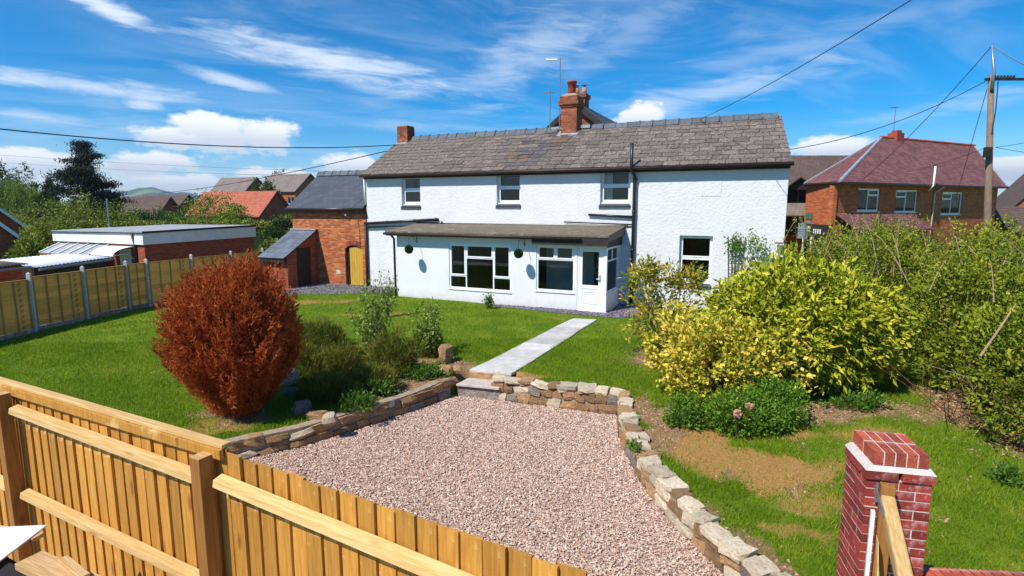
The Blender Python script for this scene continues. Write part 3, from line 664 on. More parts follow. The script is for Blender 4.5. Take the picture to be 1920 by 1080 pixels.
up = [(-9.26, -8.34, 3.44, 4.64), (-4.86, -3.87, 3.48, 4.66), (-.80, .26, 3.48, 4.66)]
gw = (1.97, 3.02, .84, 2.46)
mb = MB(); wall_mb(mb, -11.1, 5.12, -.4, 4.75, up+[gw, (-6.7, -2.8, .05, 2.15)], 0, WT); mb.build('wall', 'white_roughcast', HOUSE)
mb = MB(); wall_mb(mb, -11.1, 5.12, -.4, 4.75, [], 5.0, 5.2); mb.build('wall', 'white_roughcast', HOUSE)
MB().hexa([(4.87, WT+.002, -.4), (5.12, WT+.002, -.4), (5.12, 4.998, -.4), (4.87, 4.998, -.4)], [(4.87, WT+.002, 4.72), (5.12, WT+.002, 4.72), (5.12, 4.998, 4.70), (4.87, 4.998, 4.70)]).build('gable_wall', 'white_roughcast', HOUSE)
MB().slab([(5.11, WT, 4.725), (5.11, 4.9, 4.705), (4.74, 2.62, 6.36)], (-.22, 0, 0)).build('gable_peak', 'white_roughcast', HOUSE)
for x0, x1 in ((-11.1, -10.85),):
    MB().slab([(x0, WT+.002, -.4), (x0, 4.998, -.4), (x0, 4.998, 4.7), (x0, 2.62, 6.33), (x0, WT+.002, 4.9)], (x1-x0, 0, 0)).build('gable_wall', 'white_roughcast', HOUSE)
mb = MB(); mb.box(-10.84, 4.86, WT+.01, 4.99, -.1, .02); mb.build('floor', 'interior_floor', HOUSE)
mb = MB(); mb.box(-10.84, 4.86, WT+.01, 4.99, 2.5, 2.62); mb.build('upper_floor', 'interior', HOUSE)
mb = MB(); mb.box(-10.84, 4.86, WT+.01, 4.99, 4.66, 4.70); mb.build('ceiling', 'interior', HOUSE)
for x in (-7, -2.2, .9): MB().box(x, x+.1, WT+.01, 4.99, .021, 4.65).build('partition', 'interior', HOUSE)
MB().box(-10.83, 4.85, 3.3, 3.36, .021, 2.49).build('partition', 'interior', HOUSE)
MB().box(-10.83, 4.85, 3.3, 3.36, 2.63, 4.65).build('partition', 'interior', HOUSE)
for i, (x0, x1, z0, z1) in enumerate(up+[gw]):
    wn = window(HOUSE, x0, x1, z0+.075, z1, .15, [(0, 1, 0, .52), (0, 1, .52, 1)], fw=.05, sill=False, sash=(0, 1))
    MB().box(x0+.004, x1-.004, .06, .15, z0+.03, z0+.073).build('sill', 'upvc', wn)
    # slate sill in two courses
    MB().hexa([(x0-.02, -.055, z0-.06), (x1+.02, -.055, z0-.06), (x1+.02, .1, z0-.02), (x0-.02, .1, z0-.02)], [(x0-.02, -.055, z0-.015), (x1+.02, -.055, z0-.015), (x1+.02, .1, z0+.028), (x0-.02, .1, z0+.028)]).build('sill', 'ridge_tile', wn)
    MB().box(x0-.04, x1+.02, -.03, .006, z0-.14, z0-.062).build('sill', 'ridge_tile', wn)
    if i == 2: MB().box(x0+.08, x0+.36, .30, .33, z0+.1, z1-.08).build('curtain', 'curtain', wn)
# --- main roof
EY, EZ, RY, RZ = -.24, 4.735, 2.62, 6.47
SL = math.hypot(RY-EY, RZ-EZ); SA = math.atan2(RZ-EZ, RY-EY)
XL, XR0, XR1 = -11.16, 5.20, 4.82
def rp(x, s_, h=0.):          # point on the front roof slope: x along, s up the slope, h off the surface
    return (x, EY+math.cos(SA)*s_-math.sin(SA)*h, EZ+math.sin(SA)*s_+math.cos(SA)*h)
roof = MB().slab([rp(XL+.02, 0, -.03), rp(XR0-.02, 0, -.03), rp(XR1-.02, SL, -.03), rp(XL+.02, SL, -.03)], (0, .02, -.05)).build('roof', 'old_slate', HOUSE)
MB().slab([(XL, RY, RZ), (XR1, RY, RZ), (XR0, 5.45, EZ), (XL, 5.45, EZ)], (0, -.02, -.06)).build('roof_back', 'old_slate', HOUSE)
def slatemesh(seed, mat):
    r = np.random.default_rng(seed); n = 5; xs = np.linspace(-.5, .5, n); b = [(x, -.19+r.normal()*.010-(.02 if abs(x) > .4 and r.random() < .4 else 0)*-1, 0) for x in xs]; t = [(x, .19, 0) for x in xs[::-1]]
    mb = MB(); mb.slab(b+t, (0, 0, .022)); return mb.mesh('slate', mat)
SM = {m_: [slatemesh(i, m_) for i in range(5)] for m_ in ('old_slate', 'stained_slate')}
NR = 11; gau = SL/NR; cnt = 0; todo = []
for r in range(NR):
    s_ = gau*(r+.5)+.02; xmax = XR0-(XR0-XR1)*s_/SL; x = xmax+rng.uniform(0, .3) if r % 2 else xmax
    x = xmax; first = True
    while x > XL+.03:
        wd = rng.uniform(.40, .56)*(.55 if first and r % 2 else 1); first = False
        x0 = max(x-wd, XL); todo.append((x0, x, s_, r)); x = x0
todo.sort(key=lambda t: -t[0]); far = MB()
for i, (x0, x1, s_, r) in enumerate(todo):
    c = rp((x0+x1)/2, s_, rng.uniform(.004, .014)); q = SA-.062+rng.normal()*.010; wd = x1-x0-.017
    # dark run of staining below the centre chimney
    xc = -2.75-(SL-s_)*.42; hit = abs((x0+x1)/2-xc) < .30+.34*(SL-s_)/SL and s_ > .35
    mt = 'stained_slate' if hit or (abs((x0+x1)/2-xc) < 1.1 and rng.random() < .3) else 'old_slate'
    if i < 300: obj('slate', SM[mt][rng.integers(0, 5)], roof, c, (q, 0, rng.normal()*.008), (wd, 1, 1))
    else:
        ca_, sa_ = math.cos(q), math.sin(q); me = [(-wd/2, -.19), (wd/2, -.19+rng.normal()*.01), (wd/2, .19), (-wd/2, .19)]
        far.slab([(c[0]+x, c[1]+y*ca_, c[2]+y*sa_) for x, y in me], (0, -.017*sa_, .017*ca_))
o = far.build('slate_courses', 'old_slate', roof); o['kind'] = 'stuff'
# ridge tiles
def ridge_mb(L, r, wing, roll=True):
    mb = MB(); pr = [(-wing, -wing*.62)]+[(r*math.cos(a)*1.0, r*.9*math.sin(a)) for a in np.linspace(math.pi*.86, math.pi*.14, 6)]+[(wing, -wing*.62)]
    pr2 = [(y*.9, z-.02) for y, z in pr]
    n = len(pr); V = [(x, y, z) for x in (0, L) for y, z in pr]+[(x, y, z-.014) for x in (0, L) for y, z in pr]
    Fs = [(i, i+1, n+i+1, n+i) for i in range(n-1)]+[(2*n+i+1, 2*n+i, 3*n+i, 3*n+i+1) for i in range(n-1)]+[(i+1, i, 2*n+i, 2*n+i+1) for i in range(n-1)]+[(n+i, n+i+1, 3*n+i+1, 3*n+i) for i in range(n-1)]
    mb.add(V, Fs)
    if roll:
        V = [(x, y*1.14, z*1.14+.012) for x in (L-.05, L+.012) for y, z in pr]; mb.add(V, [(i, i+1, n+i+1, n+i) for i in range(n-1)])
    return mb
rm = ridge_mb(.455, .10, .19).mesh('ridge_tile', 'ridge_tile'); nrt = int((XR1-(-10.4))/.47)
for i in range(nrt):
    x = -10.42+i*.473
    if -3.6 < x < -2.35: continue
    obj('ridge_tile', rm, roof, (x, RY+rng.normal()*.008, RZ+.045+(.02 if x > -2.4 else 0)+rng.normal()*.004), (0, rng.normal()*.012-.004, rng.normal()*.012), (.98, 1, 1))
# lead round the chimneys
MB().slab([rp(-3.25, SL-.62, .03), rp(-2.40, SL-.62, .03), rp(-2.42, SL+.05, .03), rp(-3.2, SL+.05, .03)], (0, 0, .012)).build('flashing', 'lead', roof)
MB().box(-3.62, -3.18, RY-.12, RY+.12, RZ+.02, RZ+.13).build('flashing', 'lead', roof); MB().box(-2.42, -2.0, RY-.12, RY+.12, RZ+.02, RZ+.14).build('flashing', 'lead', roof)
MB().slab([rp(-11.12, SL-.5, .03), rp(-10.55, SL-.5, .03), rp(-10.45, SL-.1, .03), rp(-11.12, SL-.1, .03)], (0, 0, .012)).build('flashing', 'lead', roof)
# chimneys
ch = MB().box(-11.08, -10.52, 2.28, 2.86, 5.9, 7.02).build('chimney', 'brick_chimney', HOUSE)
MB().box(-11.06, -10.54, 2.30, 2.84, 7.022, 7.06).build('cap', 'mortar', ch)
mb = MB().box(-3.13, -2.47, 2.25, 2.95, 5.9, 7.30).box(-3.17, -2.43, 2.21, 2.99, 7.30, 7.38).box(-3.22, -2.38, 2.16, 3.04, 7.38, 7.52).box(-3.16, -2.44, 2.22, 2.98, 7.52, 7.72)
ch = mb.build('chimney', 'brick_chimney', HOUSE)
mb = MB().hexa([(-3.14, 2.24, 7.722), (-2.46, 2.24, 7.722), (-2.46, 2.96, 7.722), (-3.14, 2.96, 7.722)], [(-2.98, 2.42, 7.84), (-2.62, 2.42, 7.84), (-2.62, 2.78, 7.84), (-2.98, 2.78, 7.84)]); mb.build('cap', 'mortar', ch)
mb = MB().tube([(-2.8, 2.6, 7.80), (-2.8, 2.6, 7.98), (-2.8, 2.6, 8.0), (-2.8, 2.6, 8.25), (-2.8, 2.6, 8.26), (-2.8, 2.6, 8.33)], [.155, .15, .16, .175, .20, .20], 14); mb.build('chimney_pot', 'red_pot', ch, True)
# gutters, pipes
MB().tube([(XL, EY-.05, EZ-.05), (XR0+.04, EY-.05, EZ-.05)], .062, 10).build('gutter', 'brown_gutter', HOUSE, True)
MB().box(XL+.02, XR0-.05, -.10, -.004, EZ-.17, EZ-.03).build('fascia', 'brown_gutter', HOUSE)
mb = MB().tube([(.43, -.11, -.1), (.43, -.11, 4.34), (.43, -.13, 4.44), (.36, -.33, 4.62), (.36, -.36, 4.75), (.36, -.36, 5.5)], .057, 10)
for z in (.6, 1.9, 3.2, 4.3): mb.tube([(.43, -.11, z), (.43, -.11, z+.07)], .07, 10); mb.box(.36, .50, -.10, .0, z+.01, z+.055)
mb.build('soil_pipe', 'black_plastic', HOUSE, True)
MB().tube([(-1.19, -.07, 3.13), (.40, -.07, 3.06)], .042, 8).build('waste_pipe', 'black_plastic', HOUSE, True)
MB().tube([(-2.1, -.07, 2.86), (.40, -.07, 2.80)], .024, 8).build('waste_pipe', 'black_plastic', HOUSE, True)
mb = MB().tube([(-11.15, -.10, 2.70), (-7.5, -.10, 2.90)], .055, 8).tube([(-7.52, -.10, 2.90), (-7.52, .02, 2.90)], .06, 8)
for x in (-10, -8.6, -7.6): mb.tube([(x, -.1, 2.70+.2*(x+11.15)/3.65), (x+.07, -.1, 2.704+.2*(x+11.15)/3.65)], .068, 8)
mb.build('waste_pipe', 'black_plastic', HOUSE, True)
MB().tube([(-11.15, -.09, 2.55), (-8.5, -.09, 2.64), (-7.3, -.12, 2.72), (-7.25, -.12, 2.82)], .042, 8).build('waste_pipe', 'black_plastic', HOUSE, True)
MB().tube([(-11.13, -.085, -.2), (-11.13, -.085, 2.72)], .062, 8).build('downpipe', 'brown_gutter', HOUSE, True)
MB().tube([(-11.14, -.05, 3.5), (-11.14, -.05, 4.68)], .035, 8).build('downpipe', 'white_paint', HOUSE, True)
MB().box(2.6, 3.2, -.012, .0, 3.75, 4.2).build('patch', 'white_roughcast', HOUSE)
# --- front extension
D = 1.85; XE0, XE1 = -8.2, 0.
ew = (-5.90, -3.39, .45, 2.10); pw = (-2.44, -1.08, .58, 2.14); dr = (-.98, -.10, .02, 2.12)
ext = MB(); wall_mb(ext, XE0, XE1, -.4, 2.50, [ew, pw, dr], -D, -D+.14); ext.build('wall', 'white_render', HOUSE)
mb = MB(); mb.box(XE0, XE0+.14, -D+.142, -.002, -.4, 2.50); mb.build('wall', 'white_render', HOUSE)
mb = MB()
sw = (-D+.10, -.26, .60, 2.08)
tmp = MB(); wall_mb(tmp, -D+.142, -.002, -.4, 2.5, [sw], 0, .14); mb.add([(-v[1], v[0], v[2]) for v in tmp.v], tmp.f); mb.build('wall', 'white_render', HOUSE)
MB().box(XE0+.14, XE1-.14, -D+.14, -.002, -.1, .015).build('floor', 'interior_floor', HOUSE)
w_ = ew; c1, c2 = (.27, .73); lo_ = .27
window(HOUSE, *w_, -D+.035, [(0, c1, 0, lo_), (0, c1, lo_, 1), (c1, c2, 0, .70), (c1, c2, .70, 1), (c2, 1, 0, lo_), (c2, 1, lo_, 1)], sash=(1, 3, 5))
window(HOUSE, *pw, -D+.035, [(0, 1, 0, .70), (0, .5, .70, 1), (.5, 1, .70, 1)], sash=(1, 2))
# side window of the porch, facing right
sidew = window(HOUSE, sw[0], sw[1], sw[2], sw[3], 0., [(0, 1, 0, .72), (0, .5, .72, 1), (.5, 1, .72, 1)])
sidew.rotation_euler = (0, 0, math.pi/2); sidew.location = (-.035, 0, 0)
# door
mb = MB(); x0, x1, z0, z1 = dr; bars(mb, x0, x1, z0, z1, -D+.02, -D+.10, .06); mb.box(x0-.0, x1, -D-.03, -D+.018, z0-.06, z0-.002); mb.build('door_frame', 'upvc', HOUSE)
mb = MB(); bars(mb, x0+.065, x1-.065, z0+.065, z1-.065, -D+.03, -D+.085, .10); mb.box(x0+.165, x1-.165, -D+.031, -D+.084, .74, .86); mb.box(x0+.165, x1-.165, -D+.045, -D+.075, .185, .74)
bars(mb, x0+.20, x1-.20, .24, .66, -D+.030, -D+.045, .035); bars(mb, x0+.27, x1-.27, .31, .59, -D+.034, -D+.045, .02)
door = mb.build('door', 'upvc', HOUSE)
MB().box(x0+.165, x1-.165, -D+.052, -D+.058, .86, z1-.165).build('pane', 'glass', door)
MB().tube([(x1-.115, -D+.03, 1.08), (x1-.115, -D-.02, 1.08), (x1-.22, -D-.025, 1.08)], .011, 6).box(x1-.14, x1-.09, -D+.018, -D+.03, .98, 1.2).build('handle', 'grey_metal', door)
mb = MB(); bars(mb, -.95, -.13, .05, 2.05, -.05, -.004, .09); mb.box(-.57, -.51, -.046, -.008, .9, 2.0)
for z in (.86, 1.15, 1.44, 1.73): mb.box(-.86, -.22, -.044, -.010, z, z+.045)
mb.box(-.86, -.22, -.035, -.015, .14, .86); mb.build('inner_door', 'interior', HOUSE)
MB().box(-.06, .015, -D-.012, -D+.06, -.1, 2.2).build('corner_post', 'upvc', HOUSE)
# extension roof
z0, z1 = 2.50, 2.74
xl, xr = XE0-.32, XE1+.13; yf = -D-.30
er = MB().hexa([(xl, yf, z0-.06), (xr, yf, z0-.06), (xr, -.004, z1-.06), (xl, -.004, z1-.06)], [(xl, yf, z0), (xr, yf, z0), (xr, -.004, z1), (xl, -.004, z1)]).build('extension_roof', 'moss_felt', HOUSE)
mb = MB().box(xl+.02, -2.5, yf+.02, yf+.05, z0-.17, z0-.062); mb.build('fascia', 'brown_gutter', er)
MB().box(-2.5, xr-.012, yf+.022, yf+.06, z0-.33, z0-.064).build('fascia', 'dark_wood', er)
mb = MB().slab([(xr-.01, yf+.03, z0-.20), (xr-.01, -.01, z1-.30), (xr-.01, -.01, z1-.062), (xr-.01, yf+.03, z0-.062)], (-.04, 0, 0)); mb.build('fascia', 'brown_gutter', er)
MB().slab([(.03, -D+.0, 2.10), (.03, -.01, 2.10), (.03, -.01, z1-.31), (.03, -D+.0, z0-.21)], (-.02, 0, 0)).build('fascia', 'dark_wood', er)
MB().box(XE0-.1, -2.52, yf+.06, -D-.002, z0-.17, z0-.15).build('soffit', 'dark_wood', er); MB().box(-2.5, xr-.06, yf+.065, -D-.002, z0-.32, z0-.30).build('soffit', 'dark_wood', er)
MB().tube([(xl-.02, yf-.045, z0-.09), (xr-.9, yf-.045, z0-.11)], .05, 8).build('gutter', 'brown_gutter', er, True)
MB().tube([(xl, -.03, z1+.01), (xr+.1, -.03, z1+.01)], .028, 6).build('flashing', 'black_plastic', er)
MB().tube([(-8.28, yf, z0-.1), (-8.28, -D-.06, z0-.3), (-8.27, -D-.06, -.15)], .042, 8).build('downpipe', 'brown_gutter', HOUSE, True)
# --- hanging topiary balls
for (x, lab) in ((-7.28, 'green topiary ball hanging on a wall bracket left of the wide window'), (-2.87, 'green topiary ball hanging on a wall bracket between the wide window and the porch')):
    P = hl(x, -D-.52, 1.86); t = thing('hanging_topiary_ball', lab, 'topiary ball', tuple(P), -TH, 'topiary balls on the extension')
    d = unit(rng.normal(size=(1500, 3))); leaves('ball', d*.13, d+rng.normal(size=d.shape)*.5, .04, .026, 'box_leaf', t)
    bm = bmesh.new(); bmesh.ops.create_icosphere(bm, subdivisions=2, radius=.125); me = bpy.data.meshes.new('core'); bm.to_mesh(me); bm.free(); me.materials.append(MATS['box_leaf']); obj('core', me, t)
    mb = MB(); mb.tube([(0, 0, .14), (0, 0, .40)], .006, 5); mb.build('chain', 'black_plastic', t)
    mb = MB().tube([(0, 0, .40), (0, .2, .47), (0, .515, .46)], .010, 5).tube([(0, .51, .20), (0, .51, .52)], .012, 5).tube([(0, .51, .22), (0, .25, .46)], .008, 5); mb.build('bracket', 'black_plastic', t)
# --- floodlight
P = hl(4.98, 0, 2.33); t = thing('floodlight', 'small grey floodlight fixed near the right end of the white wall', 'lamp', tuple(P), -TH)
MB().hexa([(-.13, -.30, -.02), (.13, -.30, -.02), (.13, -.22, -.06), (-.13, -.22, -.06)], [(-.13, -.24, .14), (.13, -.24, .14), (.13, -.16, .10), (-.13, -.16, .10)]).build('housing', 'grey_metal', t, bevel=.01)
MB().slab([(-.115, -.3035, -.005), (.115, -.3035, -.005), (.115, -.2495, .13), (-.115, -.2495, .13)], (0, .006, .002)).build('lens', 'concrete', t)
MB().tube([(0, -.2, .0), (0, -.15, -.06), (0, -.0, -.10)], .014, 6).build('bracket', 'black_plastic', t)
# --- trellis and climber
P = hl(3.74, 0, 1.0); t = thing('trellis', 'narrow brown fan trellis against the white wall', 'trellis', tuple(P), -TH)
for i in range(5): MB().tube([(-.12+.06*i, -.05, -.95), (-.26+.13*i, -.05, 1.45)], .011, 5).build('upright', 'bark', t)
for i in range(10): z = -.6+i*.21; h = .14+.115*(z+.95)/2.4; MB().box(-h, h, -.068, -.060, z, z+.016).build('slat', 'bark', t)
t = thing('climbing_plant', 'leafy climber growing up the trellis by the ground floor window', 'plant', tuple(hl(3.74, -.1, 0)), -TH)
Pn = np.concatenate([rng.normal(size=(230, 3))*(.16, .05, .18)+(0, -.05, 2.25), rng.normal(size=(90, 3))*(.09, .05, .42)+(.08, -.05, 1.5), rng.normal(size=(170, 3))*(.16, .07, .2)+(.85, -.08, 1.6), rng.normal(size=(120, 3))*(.16, .07, .16)+(.66, -.08, 2.2), rng.normal(size=(60, 3))*(.10, .05, .2)+(.45, -.08, 2.45)])
Pn[:, 1] = -np.abs(Pn[:, 1])-.03
leaves('foliage', Pn, rng.normal(size=Pn.shape)+(0, -.5, -.2), .085, .055, 'rose_leaf', t, rnd=np.clip(rng.random(len(Pn))+.15, 0, 1))
stems('stem', (0, -.06, -.05), [(.0, -.06, 2.3), (.12, -.06, 2.0), (.5, -.08, 2.5), (.9, -.08, 1.8), (-.15, -.06, 2.2)], .015, 'bark', t, .06)

# ------------------------------------------------------------------ brick outbuilding with lean-to
OB = thing('brick_outbuilding', 'orange brick outbuilding with dark slate roof joined to the cottage', 'outbuilding', tuple(hl(-11.15, 0, 0)), -TH)
def ob(x): return x+11.15
x0, x1 = -15.45, -11.18
mb = MB(); wall_mb(mb, ob(x0), ob(x1), -.5, 3.42, [(ob(-12.42), ob(-11.44), -.5, 1.74)], .02, .27); mb.build('wall', 'brick_orange', OB)
# arch over the door: brick spandrels
ax0, ax1 = ob(-12.42), ob(-11.44); arc = [(ax0+(ax1-ax0)*t, 1.58+.15*(1-(2*t-1)**2)) for t in np.linspace(0, 1, 9)]
MB().slab([(a, .022, b) for a, b in arc]+[(ax1, .022, 1.739), (ax0, .022, 1.739)], (0, .2, 0)).build('arch', 'brick_orange', OB)
for i in range(9):
    tt = (i+.5)/9; a = R(112-44*tt); cx, cz, rr_ = (ax0+ax1)/2, .72, 1.12
    p = [(cx+math.cos(a+s_*R(2.2))*q, .008, cz+math.sin(a+s_*R(2.2))*q) for s_, q in ((1, rr_-.10), (-1, rr_-.10), (-1, rr_+.10), (1, rr_+.10))]
    MB().slab(p, (0, .03, 0)).build('brick', 'pillar_brick', OB)
mb = MB(); bars(mb, ax0+.005, ax1-.005, -.2, 1.735, .14, .22, .09); fr = mb.build('door_frame', 'dark_wood', OB)
dparent = MB().box(ax0+.20, ax1-.02, .118, .14, -.14, 1.60).build('door', 'dark_wood', OB)
nb_ = 6
for i in range(nb_):
    wdt = (ax1-.02-ax0-.20)/nb_; a = ax0+.20+i*wdt; MB().box(a+.004, a+wdt-.004, .095, .117, -.14, 1.60+.06*math.sin(math.pi*(i+.5)/nb_)).build('plank', 'yellow_door', dparent)
MB().box(ax0, ax1, -.04, .26, -.26, -.145).build('threshold', 'concrete', OB)
MB().slab([(ob(x0), .02+.252, -.5), (ob(x0), 4, -.5), (ob(x0), 4, 3.4), (ob(x0), 1.95, 4.85), (ob(x0), .272, 3.5)], (.25, 0, 0)).build('gable_wall', 'brick_orange', OB)
MB().slab([(ob(x1)-.02, .272, -.5), (ob(x1)-.02, 4, -.5), (ob(x1)-.02, 4, 3.4), (ob(x1)-.02, 1.95, 4.85), (ob(x1)-.02, .272, 3.5)], (-.2, 0, 0)).build('gable_wall', 'brick_orange', OB)
MB().box(ob(x0)+.26, ob(x1)-.24, 3.8, 4., -.5, 3.4).build('wall', 'brick_orange', OB)
rf = MB().slab([(ob(x0)-.12, -.22, 3.36), (ob(x1)+.02, -.22, 3.36), (ob(x1)+.02, 1.95, 4.98), (ob(x0)-.12, 1.95, 4.98)], (0, .02, -.06)).build('roof', 'roof_dark_slate', OB)
MB().slab([(ob(x0)-.12, 4.2, 3.36), (ob(x1)+.02, 4.2, 3.36), (ob(x1)+.02, 1.96, 4.98), (ob(x0)-.12, 1.96, 4.98)], (0, -.02, -.06)).build('roof_back', 'roof_dark_slate', OB)
for i in range(9): obj('ridge_tile', rm, rf, (ob(x0)-.1+i*.485, 1.95, 5.02), (0, 0, rng.normal()*.01), (1.02, 1, 1))
MB().tube([(ob(x0)-.15, -.26, 3.30), (ob(x1)+.02, -.26, 3.30)], .055, 8).build('gutter', 'black_plastic', rf, True)
MB().box(ob(x0), ob(x1), -.06, .018, 3.12, 3.26).build('corbel', 'brick_chimney', OB)
MB().tube([(ob(-12.15), .0, 3.02), (ob(-12.15), -.16, 3.06)], .05, 8).box(ob(-12.2), ob(-12.1), -.02, .018, 2.95, 3.1).build('outside_lamp', 'grey_metal', OB)
MB().box(ob(-12.95), ob(-12.72), .008, .022, .42, .60).build('air_brick', 'concrete', OB)
# lean-to (part of the outbuilding)
lx0, lx1, ld = -15.42, -14.02, 1.78
mb = MB()
# right side wall with doorway, under the slope
dy0, dy1 = -1.24, -.42
def ltz(y): return 2.34+y*(2.34-1.22)/1.98
for ya, yb, zb in ((-ld, dy0, -.5), (dy1, .018, -.5), (dy0, dy1, 1.62)):
    mb.slab([(ob(lx1), ya, zb), (ob(lx1), yb, zb), (ob(lx1), yb, ltz(yb)), (ob(lx1), ya, ltz(ya))], (-.22, 0, 0))
lt = mb.build('lean_to', 'brick_red', OB)
MB().slab([(ob(lx0), -ld, -.5), (ob(lx1)-.222, -ld, -.5), (ob(lx1)-.222, -ld, ltz(-ld)-.01), (ob(lx0), -ld, ltz(-ld)-.01)], (0, .2, 0)).build('front_wall', 'brick_red', lt)
MB().slab([(ob(lx0), -ld+.202, -.5), (ob(lx0), .018, -.5), (ob(lx0), .018, ltz(0)), (ob(lx0), -ld+.202, ltz(-ld+.2))], (.2, 0, 0)).build('side_wall', 'brick_red', lt)
MB().box(ob(lx1)-.10, ob(lx1)-.05, dy0+.004, dy1-.004, -.2, 1.615).build('door', 'dark_wood', lt)
a_ = math.atan2(1.12, 1.98)
MB().slab([(ob(lx0)-.08, -2.02, 1.215), (ob(lx1)+.07, -2.02, 1.215), (ob(lx1)+.07, .015, 2.366), (ob(lx0)-.08, .015, 2.366)], (0, 0, -.02)).build('roof_deck', 'dark_wood', lt)
for r in range(6):
    nx = 4; full = (ob(lx1)+.07)-(ob(lx0)-.08); wdt = full/nx; off = (wdt/2 if r % 2 else 0); xs = [0]+[off+wdt*i for i in range(nx+1) if 0 < off+wdt*i < full-.01]+[full]
    for i in range(len(xs)-1):
        y = -2.02+.34*(r+.5); zc = 1.215+(y+2.02)*math.tan(a_)+.022
        MB().box(-(xs[i+1]-xs[i])/2+.004, (xs[i+1]-xs[i])/2-.004, -.215, .215, 0, .012).build('slate', 'slate_tile', lt, loc=(ob(lx0)-.08+(xs[i]+xs[i+1])/2, y, zc), rot=(a_-.03, 0, 0))
MB().box(ob(lx0)-.08, ob(lx1)+.07, -.12, .017, 2.36, 2.42).build('flashing', 'lead', lt)
MB().box(ob(lx0)-.08, ob(lx1)+.05, -1.99, -1.94, 1.06, 1.205).build('fascia', 'dark_wood', lt)
# ------------------------------------------------------------------ front timber fence (seen from its rail side)
FZ = math.atan2(FD[1], FD[0])
def fp(s_, o, z): p = FA+FD*s_+FN*o; return (p[0], p[1], z)
FF = thing('timber_fence', 'new golden featheredge board fence with posts and rails in the foreground', 'fence', fp(0, 0, -.4), FZ)
# local frame: x along the fence to the right, y away from the camera
def boardmesh(h):
    mb = MB(); mb.hexa([(-.083, .004, 0), (.083, -.013, 0), (.083, .012, 0), (-.083, .012, 0)], [(-.083, .004, h), (.083, -.013, h), (.083, .012, h), (-.083, .012, h)]); return mb.mesh('board', 'new_timber')
B1, B2 = boardmesh(2.055), boardmesh(2.03)
for i in range(55):
    s_ = -4.95+i*.153
    j = rng.normal(); obj('board', B1 if s_ < -.02 else B2, FF, (s_, .0+.002*rng.normal(), .0+.006*j-(.010*abs(math.sin(i*1.7))+.03*s_ if s_ > 0 else 0)), (rng.normal()*.003, 0, rng.normal()*.007))
mb = MB(); mb.box(-5.05, .015, -.030, .045, 2.062, 2.092); 
mb.build('capping_rail', 'timber_rail', FF, bevel=.004)
MB().box(-5.05, .015, -.052, -.018, 1.985, 2.060).build('capping_rail', 'new_timber', FF, bevel=.003)
def rail(x0, x1, z, y=-.02):
    return MB().hexa([(x0, y-.085, z-.075), (x1, y-.085, z-.075), (x1, y, z-.085), (x0, y, z-.085)], [(x0, y-.075, z-.02), (x1, y-.075, z-.02), (x1, y, z), (x0, y, z)])
for (a, b, zs_) in ((-6, -3.20, ((1.97, 1.91), (1.08, 1.03))), (-3.07, -.20, ((1.90, 1.84), (1.03, .98))), (-.05, 2.9, ((1.87, 1.70), (.99, .9)))):
    for (za, zb) in zs_:
        o = rail(a+.03, b-.02, 0.).build('rail', 'timber_rail', FF, bevel=.004)
        for v_ in o.data.vertices: v_.co.z += za+(zb-za)*(v_.co.x-a)/(b-a)
for s_ in (-3.135, -.125, 2.97):
    MB().box(s_-.055, s_+.055, -.155, -.045, -.3, 2.01).build('post', 'timber_post', FF, bevel=.004)
    MB().box(s_-.053, s_+.053, -.153, -.047, 2.011, 2.016).build('post_top', 'offcut_timber', FF)
# ------------------------------------------------------------------ left garden fence: concrete posts, lap panels
gp = [(-14.55, 12.75), (-14.26, 14.4), (-13.97, 16.07), (-13.68, 17.73), (-13.42, 19.36), (-13.19, 20.10), (-12.50, 21.75), (-11.75, 23.35), (-11.05, 24.75)]
GF = thing('panel_fence', 'weathered lap panel fence with concrete posts along the left of the lawn', 'fence', (gp[0][0], gp[0][1], -.35))
def loc(p, z): return (p[0]-gp[0][0], p[1]-gp[0][1], z+.35)
pm = MB().box(-.048, .048, -.048, .048, -.3, 1.72).add([(-.05, -.05, 1.72), (.05, -.05, 1.72), (.05, .05, 1.72), (-.05, .05, 1.72), (0, 0, 1.77)], [(0, 1, 4), (1, 2, 4), (2, 3, 4), (3, 0, 4)]).mesh('concrete_post', 'concrete')
for i, p in enumerate(gp):
    zz_ = zl(*p); obj('concrete_post', pm, GF, loc(p, zz_), (0, 0, .3))
    if i == len(gp)-1: break
    a, b = np.array(p), np.array(gp[i+1]); L_ = np.linalg.norm(b-a)-.12; mid = (a+b)/2; ang = math.atan2((b-a)[1], (b-a)[0]); z0 = min(zl(*a), zl(*b))
    MB().box(-L_/2-.03, L_/2+.03, -.025, .025, -.15, .16).build('gravel_board', 'stone_grey', GF, loc=loc(mid, z0), rot=(0, 0, ang))
    pn = MB().box(-L_/2, L_/2, -.03, .03, 1.60, 1.625).build('panel', 'panel_batten', GF, loc=loc(mid, z0), rot=(0, 0, ang))
    sm = MB().hexa([(-L_/2, -.016, 0), (L_/2, -.016, 0), (L_/2, -.004, 0), (-L_/2, -.004, 0)], [(-L_/2, .004, .19), (L_/2, .004, .19), (L_/2, .012, .19), (-L_/2, .012, .19)]).mesh('slat', 'panel_timber')
    for k_ in range(9): obj('slat', sm, pn, (0, 0, .165+k_*.158), (0, rng.normal()*.006, 0))
    nb_ = 5 if L_ > 1 else 3
    for k_ in range(nb_):
        x = -L_/2+.025+(L_-.05)*k_/(nb_-1); MB().box(x-.019, x+.019, -.036, -.017, .165, 1.598).build('batten', 'panel_batten', pn)
